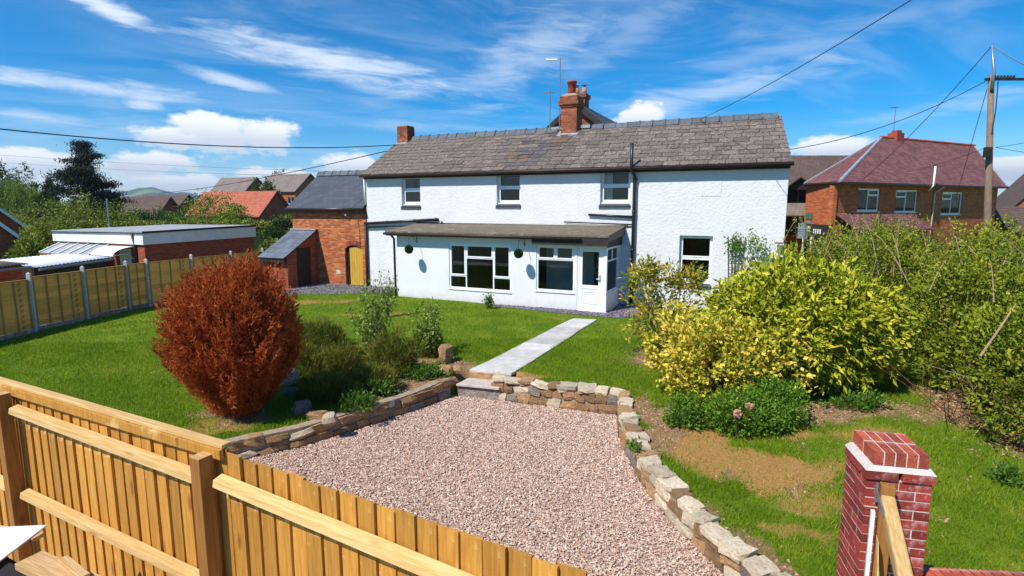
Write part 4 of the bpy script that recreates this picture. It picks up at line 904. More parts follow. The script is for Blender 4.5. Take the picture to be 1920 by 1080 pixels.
# ------------------------------------------------------------------ brick gate pier, gate, low wall
PC = np.array([2.96, 4.17]); PR = -R(13)
GPI = thing('gate_pier', 'red brick gate pier with stepped brick-on-edge cap', 'pillar', (PC[0], PC[1], -.5), PR)
MB().box(-.2165, .2165, -.2165, .2165, -.2, 1.86).build('mortar', 'pillar_mortar', GPI)
def brickmesh(l, w_, h, mat='pillar_brick'): 
    mb = MB().box(-l/2, l/2, -w_/2, w_/2, -h/2, h/2); return mb.mesh('brick', mat)
bl = brickmesh(.215, .1025, .065); bs = brickmesh(.1025, .215, .065)
nC = 25
for c in range(nC):
    z = -.02+c*.075+.04; A = c % 2
    for sx in (-1, 1):
        for sy in (-1, 1):
            q = (sx*.1125, sy*.16875); q = q if A == 0 else (q[1], q[0])
            obj('brick', bl if A == 0 else bs, GPI, (q[0]+rng.normal()*.0015, q[1]+rng.normal()*.0015, z), (0, 0, rng.normal()*.006))
        q = (sx*.16875, 0) if A == 0 else (0, sx*.16875); obj('brick', bs if A == 0 else bl, GPI, (q[0], q[1], z), (0, 0, rng.normal()*.006))
# oversailing course and weathering
zt = -.02+nC*.075+.04
for sx in (-1, 1):
    for sy in (-1, 1): obj('brick', bl, GPI, (sx*.1225, sy*.185, zt), (0, 0, rng.normal()*.005))
    obj('brick', bs, GPI, (sx*.185, 0, zt))
MB().hexa([(-.235, -.235, zt+.034), (.235, -.235, zt+.034), (.235, .235, zt+.034), (-.235, .235, zt+.034)], [(-.205, -.235+.03, zt+.075), (.205, -.205, zt+.075), (.205, .205, zt+.075), (-.205, .205, zt+.075)]).build('fillet', 'pillar_mortar', GPI)
MB().box(-.1795, .1795, -.2105, .2105, zt+.0755, zt+.1775).build('cap_mortar', 'pillar_mortar', GPI)
be = brickmesh(.065, .205, .1025, 'coping_brick')
for i in range(5):
    for sy in (-1, 1): obj('brick', be, GPI, (-.150+i*.075, sy*.111, zt+.129), (0, rng.normal()*.008, rng.normal()*.008))
# gate
g0 = np.array([2.78, 3.90]); gd = unit(np.array([-.44, -.90])); ga = math.atan2(gd[1], gd[0])
GT = thing('field_gate', 'open wooden field gate hung on the brick pier', 'gate', (g0[0], g0[1], -.45), ga)
GH = 1.80
MB().box(.0, .075, -.045, .045, .12, GH+.03).build('hanging_stile', 'timber_post', GT, bevel=.005)
MB().box(2.92, 3.0, -.04, .04, .12, 1.3).build('shutting_stile', 'timber_post', GT, bevel=.005)
MB().hexa([(.08, -.045, GH-.14), (2.92, -.04, 1.16), (2.92, .04, 1.16), (.08, .045, GH-.14)], [(.08, -.045, GH-.03), (2.92, -.04, 1.25), (2.92, .04, 1.25), (.08, .045, GH-.03)]).build('top_rail', 'timber_rail', GT, bevel=.015)
for z in (.2, .45, .7, .95): MB().box(.076, 2.918, -.016, .016, z, z+.08).build('bar', 'timber_rail', GT, bevel=.004)
for (xa, za, xb, zb) in ((.10, .22, 1.5, 1.42), (.10, 1.45, .9, .22)): MB().hexa([(xa, -.052, za), (xa+.1, -.052, za), (xa+.1, -.0475, za), (xa, -.0475, za)], [(xb, -.072, zb), (xb+.1, -.072, zb), (xb+.1, -.05, zb), (xb, -.05, zb)]).build('brace', 'timber_rail', GT)
MB().box(.09, .13, -.10, -.074, .10, GH-.16).build('batten', 'curtain', GT)
MB().box(-.06, .28, -.056, -.0465, GH-.11, GH-.06).tube([(-.05, -.05, GH-.16), (-.05, -.05, GH-.01)], .012, 6).build('hinge', 'grey_metal', GT)
# low wall to the right of the pier
LW = thing('low_brick_wall', 'low brick garden wall with brick-on-edge coping right of the gate pier', 'wall', (PC[0]+.24, PC[1]-.20, -.55), -R(4))
MB().box(.0, 4.2, -.11, .11, -.2, 1.02).build('wall', 'brick_red', LW)
be2 = brickmesh(.065, .225, .1025, 'coping_brick'); MB().box(.0, 4.2, -.105, .105, 1.021, 1.10).build('coping_mortar', 'pillar_mortar', LW)
for i in range(54): obj('brick', be2, LW, (.04+i*.0765, 0, 1.072), (0, rng.normal()*.015, rng.normal()*.012))
# ------------------------------------------------------------------ trailer with offcuts in the bottom left corner
P = gz(40, 1040, 1.05)
TR = thing('trailer', 'dark open trailer body in the bottom left corner', 'trailer', (P[0]-.35, P[1]-.22, -.46), FZ)
mb = MB(); mb.box(-.75, .55, -.42, -.38, .35, 1.33); mb.box(-.75, .55, .38, .42, .35, 1.33); mb.box(.51, .55, -.379, .379, .35, 1.33); mb.box(-.75, -.71, -.379, .379, .35, 1.33); mb.box(-.709, .509, -.379, .379, .35, .40); mb.build('body', 'dark_wood', TR)
for sy in (-1, 1):
    wh = MB().tube([(0, sy*.43, .25), (0, sy*.55, .25)], .25, 18).build('wheel', 'rubber', TR, True); MB().tube([(0, sy*.54, .25), (0, sy*.556, .25)], .13, 12).build('rim', 'grey_metal', wh)
MB().box(-.706, .506, -.376, .376, .401, 1.36).build('load', 'dark_wood', TR)
T0 = TR.location
def plank(name, label, u0, v0, u1, v1, z, wd, th, mat, cat, tilt=0.):
    a, b = gz(u0, v0, z), gz(u1, v1, z); d = b-a; L_ = np.linalg.norm(d); mid = (a+b)/2
    o = MB().box(-L_/2, L_/2, -wd/2, wd/2, -th/2, th/2).build(name, mat, bevel=.003); o.location = mid; o.rotation_euler = (tilt, 0, math.atan2(d[1], d[0])); tag(o, label, cat); return o
plank('white_board', 'white sheet of board lying on the trailer at the left edge', -120, 1030, 40, 1022, .935, .52, .012, 'white_paint', 'board')
plank('timber_plank', 'pale plank behind the white board on the trailer', -60, 985, 72, 1008, .915, .09, .03, 'offcut_timber', 'plank')
plank('timber_plank', 'wide pale offcut plank in front of the white board', 55, 1050, 165, 1100, .93, .17, .05, 'offcut_timber', 'plank')
plank('timber_plank', 'short pale block at the right end of the trailer load', 118, 1050, 160, 1085, .96, .06, .05, 'offcut_timber', 'plank')

# ------------------------------------------------------------------ neighbouring buildings
def gable_house(name, label, uR, vE, Yd, L_, W_, rise, wall, roofm, base=-.4, over=.25, windows=(), gwin=(), chim=None, eave=None, bargeboard='upvc', cat='house', ang=-TH, far_anchor=False):
    """front right eave corner at pixel (uR,vE) at depth Yd; ridge runs along local x"""
    P = gy(uR, vE, Yd); ez = P[2]-base
    if far_anchor: P = P-W_*np.array([-math.sin(ang), math.cos(ang), 0])
    t = thing(name, label, cat, (P[0], P[1], base), ang)
    wall_b = MB(); wall_mb(wall_b, -L_, 0, -.3, ez, [(a, b, c, d) for a, b, c, d in windows], 0, .25); wall_b.build('wall', wall, t)
    MB().box(-L_, 0, W_-.25, W_, -.3, ez).build('wall', wall, t)
    rz_ = ez+rise
    for x0, x1 in ((-L_, -L_+.25), (-.25, 0)): MB().slab([(x0, .252, -.3), (x0, W_-.252, -.3), (x0, W_-.252, ez+rise*.5/W_*.5), (x0, W_/2, rz_-.06), (x0, .252, ez+rise*.25/W_*2-.05)], (x1-x0, 0, 0)).build('gable_wall', wall, t)
    k_ = rise/(W_/2)
    rf = MB().slab([(-L_-over, -over, ez-over*k_), (over, -over, ez-over*k_), (over, W_/2, rz_), (-L_-over, W_/2, rz_)], (0, .0, .09)).build('roof', roofm, t)
    MB().slab([(-L_-over, W_+over, ez-over*k_), (over, W_+over, ez-over*k_), (over, W_/2+.002, rz_), (-L_-over, W_/2+.002, rz_)], (0, .0, .09)).build('roof_back', roofm, t)
    MB().slab([(over+.002, -over, ez-over*k_-.14), (over+.002, W_/2, rz_-.14), (over+.002, W_/2, rz_+.10), (over+.002, -over, ez-over*k_+.1)], (.03, 0, 0)).build('bargeboard', bargeboard, rf)
    MB().slab([(over+.002, W_+over, ez-over*k_-.14), (over+.002, W_/2+.002, rz_-.14), (over+.002, W_/2+.002, rz_+.10), (over+.002, W_+over, ez-over*k_+.1)], (.03, 0, 0)).build('bargeboard', bargeboard, rf)
    MB().tube([(-L_-over, -over-.05, ez-over*k_-.02), (over, -over-.05, ez-over*k_-.02)], .06, 6).build('gutter', 'black_plastic', rf)
    for (a, b, c, d) in windows: window(t, a, b, c, d, .08, [(0, .5, 0, 1), (.5, 1, 0, 1)], fw=.07)
    for (a, b, c, d) in gwin:
        o = window(t, a, b, c, d, 0., [(0, .5, 0, 1), (.5, 1, 0, 1)], fw=.07, dep=.05); o.rotation_euler = (0, 0, math.pi/2); o.location = (.055, 0, 0)
    if chim: MB().box(chim[0], chim[0]+.6, W_/2-.3, W_/2+.3, rz_-.5, rz_+chim[1]).build('chimney', 'brick_chimney', t)
    return t
gable_house('bungalow', 'red tiled brick bungalow left of the outbuilding', 486, 402, 66, 12.5, 5.2, 2.7, 'brick_red', 'roof_red_tile', -.1, .3, bargeboard='brown_gutter')
gable_house('bungalow', 'dark brown roofed bungalow between the pine and the red tiled roof', 318, 404, 80, 10., 6, 2.9, 'brick_red', 'roof_brown', -.1, .3, bargeboard='brown_gutter')
gable_house('bungalow', 'dark brown roof directly left of the red tiled bungalow', 292, 406, 76, 9.5, 5, 2.6, 'brick_red', 'roof_brown', -.1, .3, bargeboard='brown_gutter', ang=-R(12))
gable_house('house', 'distant house with plain grey-brown roof left of centre on the skyline', 456, 361, 112, 9.8, 6.5, 3.1, 'brick_red', 'roof_greybrown', -.1, .3, bargeboard='brown_gutter')
gable_house('house', 'distant brick house with a white window in its wall, just left of the outbuilding roof', 553, 357, 96, 9., 7.0, 2.9, 'brick_house', 'roof_greybrown', -.1, .3, windows=[(-1.9, -.3, 4.2-.2, 5.2)], bargeboard='brown_gutter')
gable_house('brick_bungalow', 'red brick gable end with white bargeboards at the left edge', 44, 452, 31, 6., 7., 3.6, 'brick_red', 'corrugated_dark', -1.2, .3, gwin=[(5.0, 5.8, .9, 1.9)], ang=-R(34), far_anchor=True)
gable_house('brick_bungalow', 'small brick gable with white bargeboards behind the left edge bungalow', 60, 434, 40, 5., 3.4, 1.65, 'brick_red', 'roof_dark_slate', -1.0, .2, ang=-R(34), far_anchor=True)
# house behind the centre chimney: gable towards us
bh = thing('house', 'brick gable with black bargeboards rising behind the centre chimney', 'house', tuple(hl(-4.5, 8.2, .35)), -TH)
MB().slab([(-3.6, 0, -.4), (3.6, 0, -.4), (3.6, 0, 5.3), (0, 0, 8.15), (-3.6, 0, 5.3)], (0, .3, 0)).build('gable_wall', 'brick_chimney', bh)
for s_ in (-1, 1):
    MB().slab([(s_*3.9, -.25, 5.06), (0, -.25, 8.15), (0, 9, 8.15), (s_*3.9, 9, 5.06)], (0, 0, .1)).build('roof', 'roof_dark_slate', bh)
    MB().slab([(s_*3.9, -.252, 4.85), (0, -.252, 7.93), (0, -.252, 8.24), (s_*3.9, -.252, 5.15)], (0, -.04, 0)).build('bargeboard', 'dark_wood', bh)
    MB().box(s_*3.6-(.3 if s_ > 0 else 0), s_*3.6+(0 if s_ > 0 else .3), .302, 9, -.4, 5.25).build('side_wall', 'brick_chimney', bh)
ch = MB().box(-.65, .05, 1.2, 1.9, 7.0, 8.65).box(-.72, .12, 1.13, 1.97, 8.65, 8.85).build('chimney', 'brick_chimney', bh)
for x in (-.5, -.1):
    pt = MB().tube([(x, 1.55, 8.8), (x, 1.55, 9.2)], [.14, .12], 12).build('chimney_pot', 'terracotta', ch, True)
    MB().tube([(x, 1.55, 9.2), (x, 1.55, 9.32)], .07, 8).tube([(x, 1.55, 9.32), (x, 1.55, 9.36)], [.17, .05], 10).build('cowl', 'grey_metal', ch)
# flat roofed garage with white fascia
GA = thing('garage', 'flat roofed brick garage with deep white fascia behind the panel fence', 'garage', (-15.75, 24., -.45), -TH)
LG, WG, ZG = 6.65, 5.6, 2.77
mb = MB(); mb.box(-LG, 0, 0, .22, -.3, ZG-.3); mb.box(-.22, 0, .222, WG, -.3, ZG-.3); mb.box(-LG, -LG+.22, .222, WG, -.3, ZG-.3); mb.box(-LG+.222, -.222, WG-.22, WG, -.3, ZG-.3); mb.build('wall', 'brick_red', GA)
MB().hexa([(-LG-.1, -.12, ZG-.08), (.12, -.12, ZG-.02), (.12, WG+.1, ZG+.10), (-LG-.1, WG+.1, ZG+.04)], [(-LG-.1, -.12, ZG-.02), (.12, -.12, ZG+.04), (.12, WG+.1, ZG+.16), (-LG-.1, WG+.1, ZG+.10)]).build('roof', 'flat_roof', GA)
MB().slab([(-LG-.08, -.10, ZG-.52), (.10, -.10, ZG-.52), (.10, -.10, ZG-.03), (-LG-.08, -.10, ZG-.09)], (0, .04, 0)).build('fascia', 'white_paint', GA)
MB().slab([(.06, -.058, ZG-.52), (.06, WG+.08, ZG-.44), (.06, WG+.08, ZG+.09), (.06, -.058, ZG-.03)], (.04, 0, 0)).build('fascia', 'white_paint', GA)
MB().slab([(.121, -.12, ZG-.04), (.121, WG+.1, ZG+.08), (.121, WG+.1, ZG+.17), (.121, -.12, ZG+.05)], (.015, 0, 0)).build('edge_trim', 'dark_wood', GA)
MB().slab([(-LG-.1, -.121, ZG-.10), (.12, -.121, ZG-.04), (.12, -.121, ZG+.0), (-LG-.1, -.121, ZG-.06)], (0, -.05, 0)).build('gutter', 'dark_wood', GA)
MB().tube([(-.55, -.16, ZG-.06), (-.55, -.06, ZG-.55), (-.55, -.06, -.2)], .045, 8).build('downpipe', 'black_plastic', GA, True)
MB().box(-1.75, -.95, -.03, -.002, .0, 2.05).build('door', 'white_paint', GA)
mb = MB(); N = 8
for i in range(N):
    a, b = i/N*math.pi/2, (i+1)/N*math.pi/2; y0_, z0_, y1_, z1_ = -.9*math.sin(a), 2.15-.35*(1-math.cos(a)), -.9*math.sin(b), 2.15-.35*(1-math.cos(b))
    mb.add([(-2.3, y0_, z0_), (-.7, y0_, z0_), (-.7, y1_, z1_), (-2.3, y1_, z1_), (-2.3, y0_, z0_-.012), (-.7, y0_, z0_-.012), (-.7, y1_, z1_-.012), (-2.3, y1_, z1_-.012)], [(0, 1, 2, 3), (7, 6, 5, 4), (0, 4, 5, 1), (2, 6, 7, 3), (1, 5, 6, 2), (0, 3, 7, 4)])
cn = mb.build('door_canopy', 'curtain', GA)
for x in (-2.28, -.72): MB().tube([(x, -.02, 1.6), (x, -.35, 1.85), (x, -.86, 1.82)], .02, 5).build('strut', 'upvc', cn)
mb = MB(); mb.slab([(-6.3, -.9, 1.75), (-2.5, -.9, 1.75), (-2.5, -.02, 2.15), (-6.3, -.02, 2.15)], (0, 0, .02)); gl = mb.build('lean_to_roof', 'flat_roof', GA)
for i in range(6): MB().slab([(-6.3+i*.76, -.92, 1.775), (-6.22+i*.76, -.92, 1.775), (-6.22+i*.76, -.02, 2.18), (-6.3+i*.76, -.02, 2.18)], (0, 0, .04)).build('glazing_bar', 'white_paint', gl)
MB().box(-6.3, -2.5, -.9, -.84, -.3, 1.74).build('lean_to_wall', 'brick_red', GA)
# corrugated shed
def corrugated(name, quad, mat, parent, waves):
    a, b, c, d = [np.array(q) for q in quad]; nx, V, Fs = waves*4, [], []
    for i in range(nx+1):
        t_ = i/nx; h = .022*math.sin(t_*waves*2*math.pi)
        p, q = a*(1-t_)+b*t_, d*(1-t_)+c*t_; V += [(p[0], p[1], p[2]+h), (q[0], q[1], q[2]+h), (p[0], p[1], p[2]+h-.012), (q[0], q[1], q[2]+h-.012)]
    for i in range(nx): k_ = i*4; Fs += [(k_, k_+4, k_+5, k_+1), (k_+2, k_+3, k_+7, k_+6), (k_, k_+2, k_+6, k_+4), (k_+1, k_+5, k_+7, k_+3)]
    return MB().add(V, Fs).build(name, mat, parent, True)
sA, sB = gy(70, 501, 19.2), gy(208, 482, 22.2); sC = sB+np.array([-2.6, 1.0, .06]); sD = sA+np.array([-2.6, 1.0, .12])
SH = thing('garden_shed', 'low dark shed with bright white corrugated roof behind the panel fence', 'shed', (sA[0], sA[1], -.5)); so = np.array(SH.location)
corrugated('roof', [tuple(sA-so), tuple(sB-so), tuple(sC-so), tuple(sD-so)], 'corrugated_white', SH, 19)
def between(p, q, z0, z1, th, nm, mat, par, org):
    d = unit(np.array(q[:2])-np.array(p[:2])); nl = np.array([-d[1], d[0]])*th
    b = [p[:2], q[:2], q[:2]+nl, p[:2]+nl]; zt_ = [p[2]-.05, q[2]-.05, q[2]-.05, p[2]-.05]
    return MB().hexa([(x[0]-org[0], x[1]-org[1], z0-org[2]) for x in b], [(x[0]-org[0], x[1]-org[1], z-org[2]) for x, z in zip(b, zt_)]).build(nm, mat, par)
iA, iB, iC, iD = sA+(-.15, .02, 0), sB+(-.15, -.1, 0), sC+(.1, -.1, 0), sD+(.1, .1, 0)
between(iA, iB, -.6, 0, .08, 'wall', 'dark_wood', SH, so); between(iB, iC, -.6, 0, .08, 'wall', 'dark_wood', SH, so); between(iD, iA, -.6, 0, .08, 'wall', 'dark_wood', SH, so)
MB().tube([tuple(sA-so+(.05, 0, -.09)), tuple(sB-so+(.05, 0, -.09))], .045, 6).build('gutter', 'grey_metal', SH)
sA2, sB2 = gy(-30, 503, 16.9), gy(54, 494, 18.6); sC2, sD2 = sB2+np.array([-2.4, .9, .06]), sA2+np.array([-2.4, .9, .1])
SH2 = thing('garden_shed', 'small dark shed with dark corrugated roof at the left edge', 'shed', (sA2[0], sA2[1], -.5)); so = np.array(SH2.location)
corrugated('roof', [tuple(sA2-so), tuple(sB2-so), tuple(sC2-so), tuple(sD2-so)], 'corrugated_dark', SH2, 12)
iA, iB, iC = sA2+(-.15, .02, 0), sB2+(-.15, -.1, 0), sC2+(.1, -.1, 0)
between(iA, iB, -.6, 0, .08, 'wall', 'brick_red', SH2, so); between(iB, iC, -.6, 0, .08, 'wall', 'brick_red', SH2, so)
MB().tube([tuple(sA2-so+(.05, 0, -.12)), tuple(sB2-so+(.05, 0, -.12))], .045, 6).build('gutter', 'grey_metal', SH2)
# water butt
P = gy(251, 500, 21.8); wb = thing('water_butt', 'round blue-grey water butt behind the panel fence', 'barrel', (P[0], P[1], -.36))
MB().tube([(0, 0, 0), (0, 0, .4), (0, 0, 1.3), (0, 0, P[2]+.36)], [.26, .31, .31, .27], 16).build('barrel', 'lead', wb, True); MB().tube([(0, 0, P[2]+.36), (0, 0, P[2]+.44)], [.30, .26], 16).build('lid', 'black_plastic', wb, True)
# mast with a pointed housing behind the garage
P = gy(207, 440, 34.); t = thing('mast', 'thin grey pole with a small pointed housing behind the garage roof', 'pole', (P[0], P[1], -.5))
MB().tube([(0, 0, 0), (0, 0, 4.4)], .045, 6).build('pole', 'grey_metal', t); MB().tube([(0, 0, P[2]+.2), (0, 0, P[2]+1.1)], [.26, .03], 8).build('housing', 'grey_metal', t)
# ------------------------------------------------------------------ hipped brick house on the right
A_ = gy(1565, 340, 30.); B_ = gy(1872, 350, 37.5); C_ = gy(1513, 344, 32.2)
RZ2 = A_[2]
HP = thing('brick_house', 'hipped brick house with purple slate roof on the right', 'house', (A_[0], A_[1], -.3)); ho = np.array([A_[0], A_[1], -.3])
dAB = unit(B_[:2]-A_[:2]); nAB = np.array([-dAB[1], dAB[0]]); LAB = np.linalg.norm(B_[:2]-A_[:2]); ez = RZ2+.3
HR = bpy.data.objects.new('front', None); COL.objects.link(HR); HR.parent = HP; HR.rotation_euler = (0, 0, math.atan2(dAB[1], dAB[0]))
def lx(u, v):   # pixel to front-wall coordinates
    d = ray(u, v); n3 = np.array([nAB[0], nAB[1], 0]); t_ = np.dot(A_-np.array([0, 0, HC]), n3)/np.dot(d, n3); p = np.array([0, 0, HC])+d*t_; return (p[:2]-A_[:2])@dAB, p[2]+.3
wins = []
for (u0, v0, u1, v1) in ((1610, 353, 1651, 396), (1681, 356, 1722, 398), (1768, 360, 1806, 402)):
    a, zt_ = lx(u0, v0); b, _ = lx(u1, v0); _, zb_ = lx(u0, v1); wins.append((a, b, zb_, zt_))
mb = MB(); wall_mb(mb, 0, LAB, -.3, ez, wins, 0, .25)
bpy.data.objects.remove(HR)
ang = math.atan2(dAB[1], dAB[0]); HP.rotation_euler = (0, 0, ang)
mb.build('wall', 'brick_house', HP)
C2 = np.array([(C_[:2]-A_[:2])@dAB, (C_[:2]-A_[:2])@nAB])
def flat(poly, z0, z1, nm, mat, th=.22):   # wall along a 2-D segment
    (xa, ya), (xb, yb) = poly; d = unit(np.array([xb-xa, yb-ya])); nl = np.array([-d[1], d[0]])*th
    b = [(xa, ya), (xb, yb), (xb+nl[0], yb+nl[1]), (xa+nl[0], ya+nl[1])]; return MB().hexa([(p[0], p[1], z0) for p in b], [(p[0], p[1], z1) for p in b]).build(nm, mat, HP)
flat([(C2[0], C2[1]), (-.002, .0)], -.3, ez, 'corner_wall', 'brick_house'); back = 8.5
vb_ = np.array([.62, .785]); K2 = C2+7.0*np.array([vb_@dAB, vb_@nAB])
flat([(K2[0], K2[1]), (C2[0]+.003, C2[1]+.003)], -.3, ez, 'side_wall', 'brick_house'); flat([(LAB, .252), (LAB, back)], -.3, ez, 'side_wall', 'brick_house')
MB().box(K2[0]+.6, LAB-.3, 3.0, 3.1, -.3, ez-.1).build('partition', 'interior', HP)
for i, (a, b, c, d) in enumerate(wins):
    window(HP, a, b, c, d, .06, [(0, .5, 0, .999), (.5, 1, 0, .72), (.5, 1, .72, 1)] if i == 0 else [(.5, 1, 0, .999), (0, .5, 0, .70), (0, .5, .70, 1)], fw=.08, sash=(2,))
    if i == 0: MB().box(a+.1, b-.1, .32, .36, c+.05, d-.05).build('curtain', 'curtain', HP)
ov = .35
r1x, r1z = lx(1652, 263); rid_y = 4.2
def rz_at(u, v, y):
    d = ray(u, v); n3 = np.array([nAB[0], nAB[1], 0]); p0 = A_+np.array([nAB[0]*y, nAB[1]*y, 0]); t_ = np.dot(p0-np.array([0, 0, HC]), n3)/np.dot(d, n3); p = np.array([0, 0, HC])+d*t_; return (p[:2]-A_[:2])@dAB, p[2]+.3
r1 = rz_at(1652, 265, rid_y); r2 = rz_at(1826, 271, rid_y); zr = (r1[1]+r2[1])/2
Rf = MB().slab([(-.12, -ov, ez-.1), (LAB+ov, -ov, ez-.1), (r2[0], rid_y, zr), (r1[0], rid_y, zr)], (0, 0, .08)).build('roof', 'roof_purple', HP)
MB().slab([(C2[0]-ov, C2[1]-.1, ez-.1), (-.14, -ov, ez-.1), (r1[0]-.01, rid_y, zr)], (0, 0, .08)).build('roof_hip', 'roof_purple', HP)
MB().slab([(C2[0]-ov, C2[1]-.08, ez-.1), (r1[0]-.01, rid_y, zr), (K2[0]-.2, K2[1]+ov, ez-.1)], (0, 0, .08)).build('roof_hip', 'roof_purple', HP)
MB().slab([(LAB+ov, -ov, ez-.1), (LAB+ov, back+ov, ez-.1), (r2[0]+.01, rid_y, zr)], (0, 0, .08)).build('roof_hip', 'roof_purple', HP)
MB().slab([(K2[0]-.2, K2[1]+ov, ez-.1), (r1[0], rid_y+.01, zr), (r2[0], rid_y+.01, zr), (LAB+ov, back+ov, ez-.1)], (0, 0, .08)).build('roof_back', 'roof_purple', HP)
MB().tube([(-.13, -ov, ez-.03), (r1[0], rid_y, zr+.07)], .09, 6).build('hip_capping', 'lead', Rf); MB().tube([(C2[0]-ov, C2[1]-.1, ez-.03), (r1[0]-.02, rid_y, zr+.07)], .06, 6).build('hip_capping', 'lead', Rf)
MB().tube([(LAB+ov, -ov, ez-.03), (r2[0], rid_y, zr+.07)], .07, 6).build('hip_capping', 'lead', Rf); MB().tube([(r1[0]-.1, rid_y, zr+.09), (r2[0]+.1, rid_y, zr+.09)], .11, 6).build('ridge_capping', 'red_pot', Rf)
MB().tube([(-.12, -ov-.03, ez-.1), (LAB+ov, -ov-.03, ez-.1)], .06, 6).build('gutter', 'black_plastic', Rf); MB().tube([(C2[0]-ov, C2[1]-.12, ez-.1), (-.12, -ov-.03, ez-.1)], .06, 6).build('gutter', 'black_plastic', Rf)
c_ = rz_at(1681, 258, rid_y)[0]; MB().box(c_-.45, c_+.35, rid_y-.3, rid_y+.35, zr-.3, zr+.45).box(c_-.3, c_+.2, rid_y-.2, rid_y+.2, zr+.45, zr+.62).build('chimney', 'red_pot', HP)
q = lx(1733, 345); MB().tube([(q[0], -.25, ez-.4), (q[0], -.5, ez-.1), (q[0], -.5, ez+1.0)], .05, 8).build('vent_pipe', 'upvc', HP, True)
q = lx(1752, 350); MB().tube([(q[0]+.25, -.4, ez-.14), (q[0], -.06, ez-.5), (q[0], -.06, .2)], .05, 8).build('downpipe', 'concrete', HP, True)
q0 = lx(1565, 400)[1]; porch = MB().slab([(.3, -1.4, q0-.95), (LAB*.42, -1.4, q0-.95), (LAB*.42, -.004, q0-.08), (.3, -.004, q0-.08)], (0, 0, .08)).build('porch_roof', 'roof_purple', HP)
MB().box(.5, LAB*.42-.2, -1.15, -1.0, -.3, q0-.86).build('porch_wall', 'brick_house', HP)
MB().slab([(C2[0]-.02, C2[1]-.03, 2.05), (-.1, -.16, 2.05), (-.1, -.16, 2.75), (C2[0]-.02, C2[1]-.03, 2.75)], (-.1, -.03, 0)).build('shop_sign', 'dark_wood', HP)
# pale marks on the sign (too small to read in the photograph)
dC = unit(np.array([-.1-C2[0], -.16-C2[1]]))
for k_, (s0, s1, z0_, z1_) in enumerate(((.25, .36, 2.2, 2.62), (.36, .62, 2.5, 2.62), (.36, .55, 2.34, 2.44), (.85, .95, 2.25, 2.5), (1.02, 1.12, 2.25, 2.5), (1.2, 1.3, 2.25, 2.5), (1.38, 1.5, 2.25, 2.5))):
    a = C2+dC*s0+np.array([-.125, -.09]); b = C2+dC*s1+np.array([-.125, -.09]); MB().slab([(a[0], a[1], z0_), (b[0], b[1], z0_), (b[0], b[1], z1_), (a[0], a[1], z1_)], (-.006, -.002, 0)).build('sign_mark', 'white_paint', HP)
for s0 in (.05, .75, 1.5): a = C2+dC*s0+np.array([-.07, -.06]); MB().box(a[0]-.05, a[0]+.05, a[1]-.05, a[1]+.03, -.3, 2.04).build('shop_frame', 'upvc', HP)
a, b = C2+dC*.1+np.array([-.05, -.04]), C2+dC*1.5+np.array([-.05, -.04]); MB().slab([(a[0], a[1], .1), (b[0], b[1], .1), (b[0], b[1], 2.0), (a[0], a[1], 2.0)], (-.01, -.004, 0)).build('shop_pane', 'glass', HP)
MB().box(LAB+.25, LAB+.9, 1.5, 2.4, -.3, ez+.55).build('side_chimney', 'brick_house', HP)
for k_ in range(3): MB().box(LAB+.22-.0, LAB+.93-.16*k_, 1.47, 2.43, ez+.56+.10*k_, ez+.655+.10*k_).build('corbel', 'red_pot', HP)
q = C2+dC*.12+np.array([-.02, -.02]); MB().slab([(q[0], q[1], 3.0), (q[0]+dC[0]*.55, q[1]+dC[1]*.55, 3.0), (q[0]+dC[0]*.55, q[1]+dC[1]*.55, 3.35), (q[0], q[1], 3.35)], (-.02, -.01, 0)).build('street_plate', 'sign_green', HP)
# brown roofed building between
Pb = gy(1486, 300, 41.); BB = thing('brick_building', 'brick building with brown tiled roof and gabled dormer between cottage and hipped house', 'building', (Pb[0]-3.5, 38.5, -.3), 0)
zc_ = gy(1500, 385, 38.5)[2]+.3
MB().box(-4, 9, .0, .3, -.3, zc_+.1).build('wall', 'brick_red', BB); MB().box(8.7, 9, .302, 9, -.3, zc_+.1).build('side_wall', 'brick_red', BB); MB().box(-4, -3.7, .302, 9, -.3, zc_+.1).build('side_wall', 'brick_red', BB)
zt_ = gy(1520, 294, 43.5)[2]+.3
MB().slab([(-4.3, -.35, zc_-.05), (9.3, -.35, zc_-.05), (9.3, 5, zt_), (-4.3, 5, zt_)], (0, 0, .1)).build('roof', 'roof_brown', BB)
MB().slab([(-4.3, 10.3, zc_-.05), (9.3, 10.3, zc_-.05), (9.3, 5.01, zt_), (-4.3, 5.01, zt_)], (0, 0, .1)).build('roof_back', 'roof_brown', BB)
dx0, dz0, dz1 = gy(1496, 380, 38.)[0]-BB.location[0], gy(1496, 382, 38.)[2]+.3, gy(1496, 333, 38.)[2]+.3
dm = MB().slab([(dx0-.95, -.45, dz0), (dx0+.95, -.45, dz0), (dx0+.95, -.45, dz0+1.0), (dx0, -.45, dz1-.1), (dx0-.95, -.45, dz0+1.0)], (0, 3., 0)).build('dormer', 'dark_wood', BB)
for s_ in (-1, 1): MB().slab([(dx0, -.7, dz1), (dx0+s_*1.2, -.7, dz0+.85), (dx0+s_*1.2, 2.6, dz0+.85), (dx0, 2.6, dz1)], (0, 0, .08)).build('dormer_roof', 'roof_brown', dm)
MB().box(dx0-.7, dx0-.02, -.475, -.455, dz0+.1, dz0+.95).build('pane', 'glass', dm); MB().box(dx0+.02, dx0+.7, -.475, -.455, dz0+.1, dz0+.95).build('pane', 'glass', dm)
cz1, cz0 = gy(1500, 383, 37.)[2]+.3, gy(1500, 405, 37.)[2]+.3
MB().slab([(dx0-2.5, -1.6, cz0), (dx0+2.2, -1.6, cz0), (dx0+2.2, -.47, cz1), (dx0-2.5, -.47, cz1)], (0, 0, .08)).build('canopy_roof', 'roof_greybrown', BB)
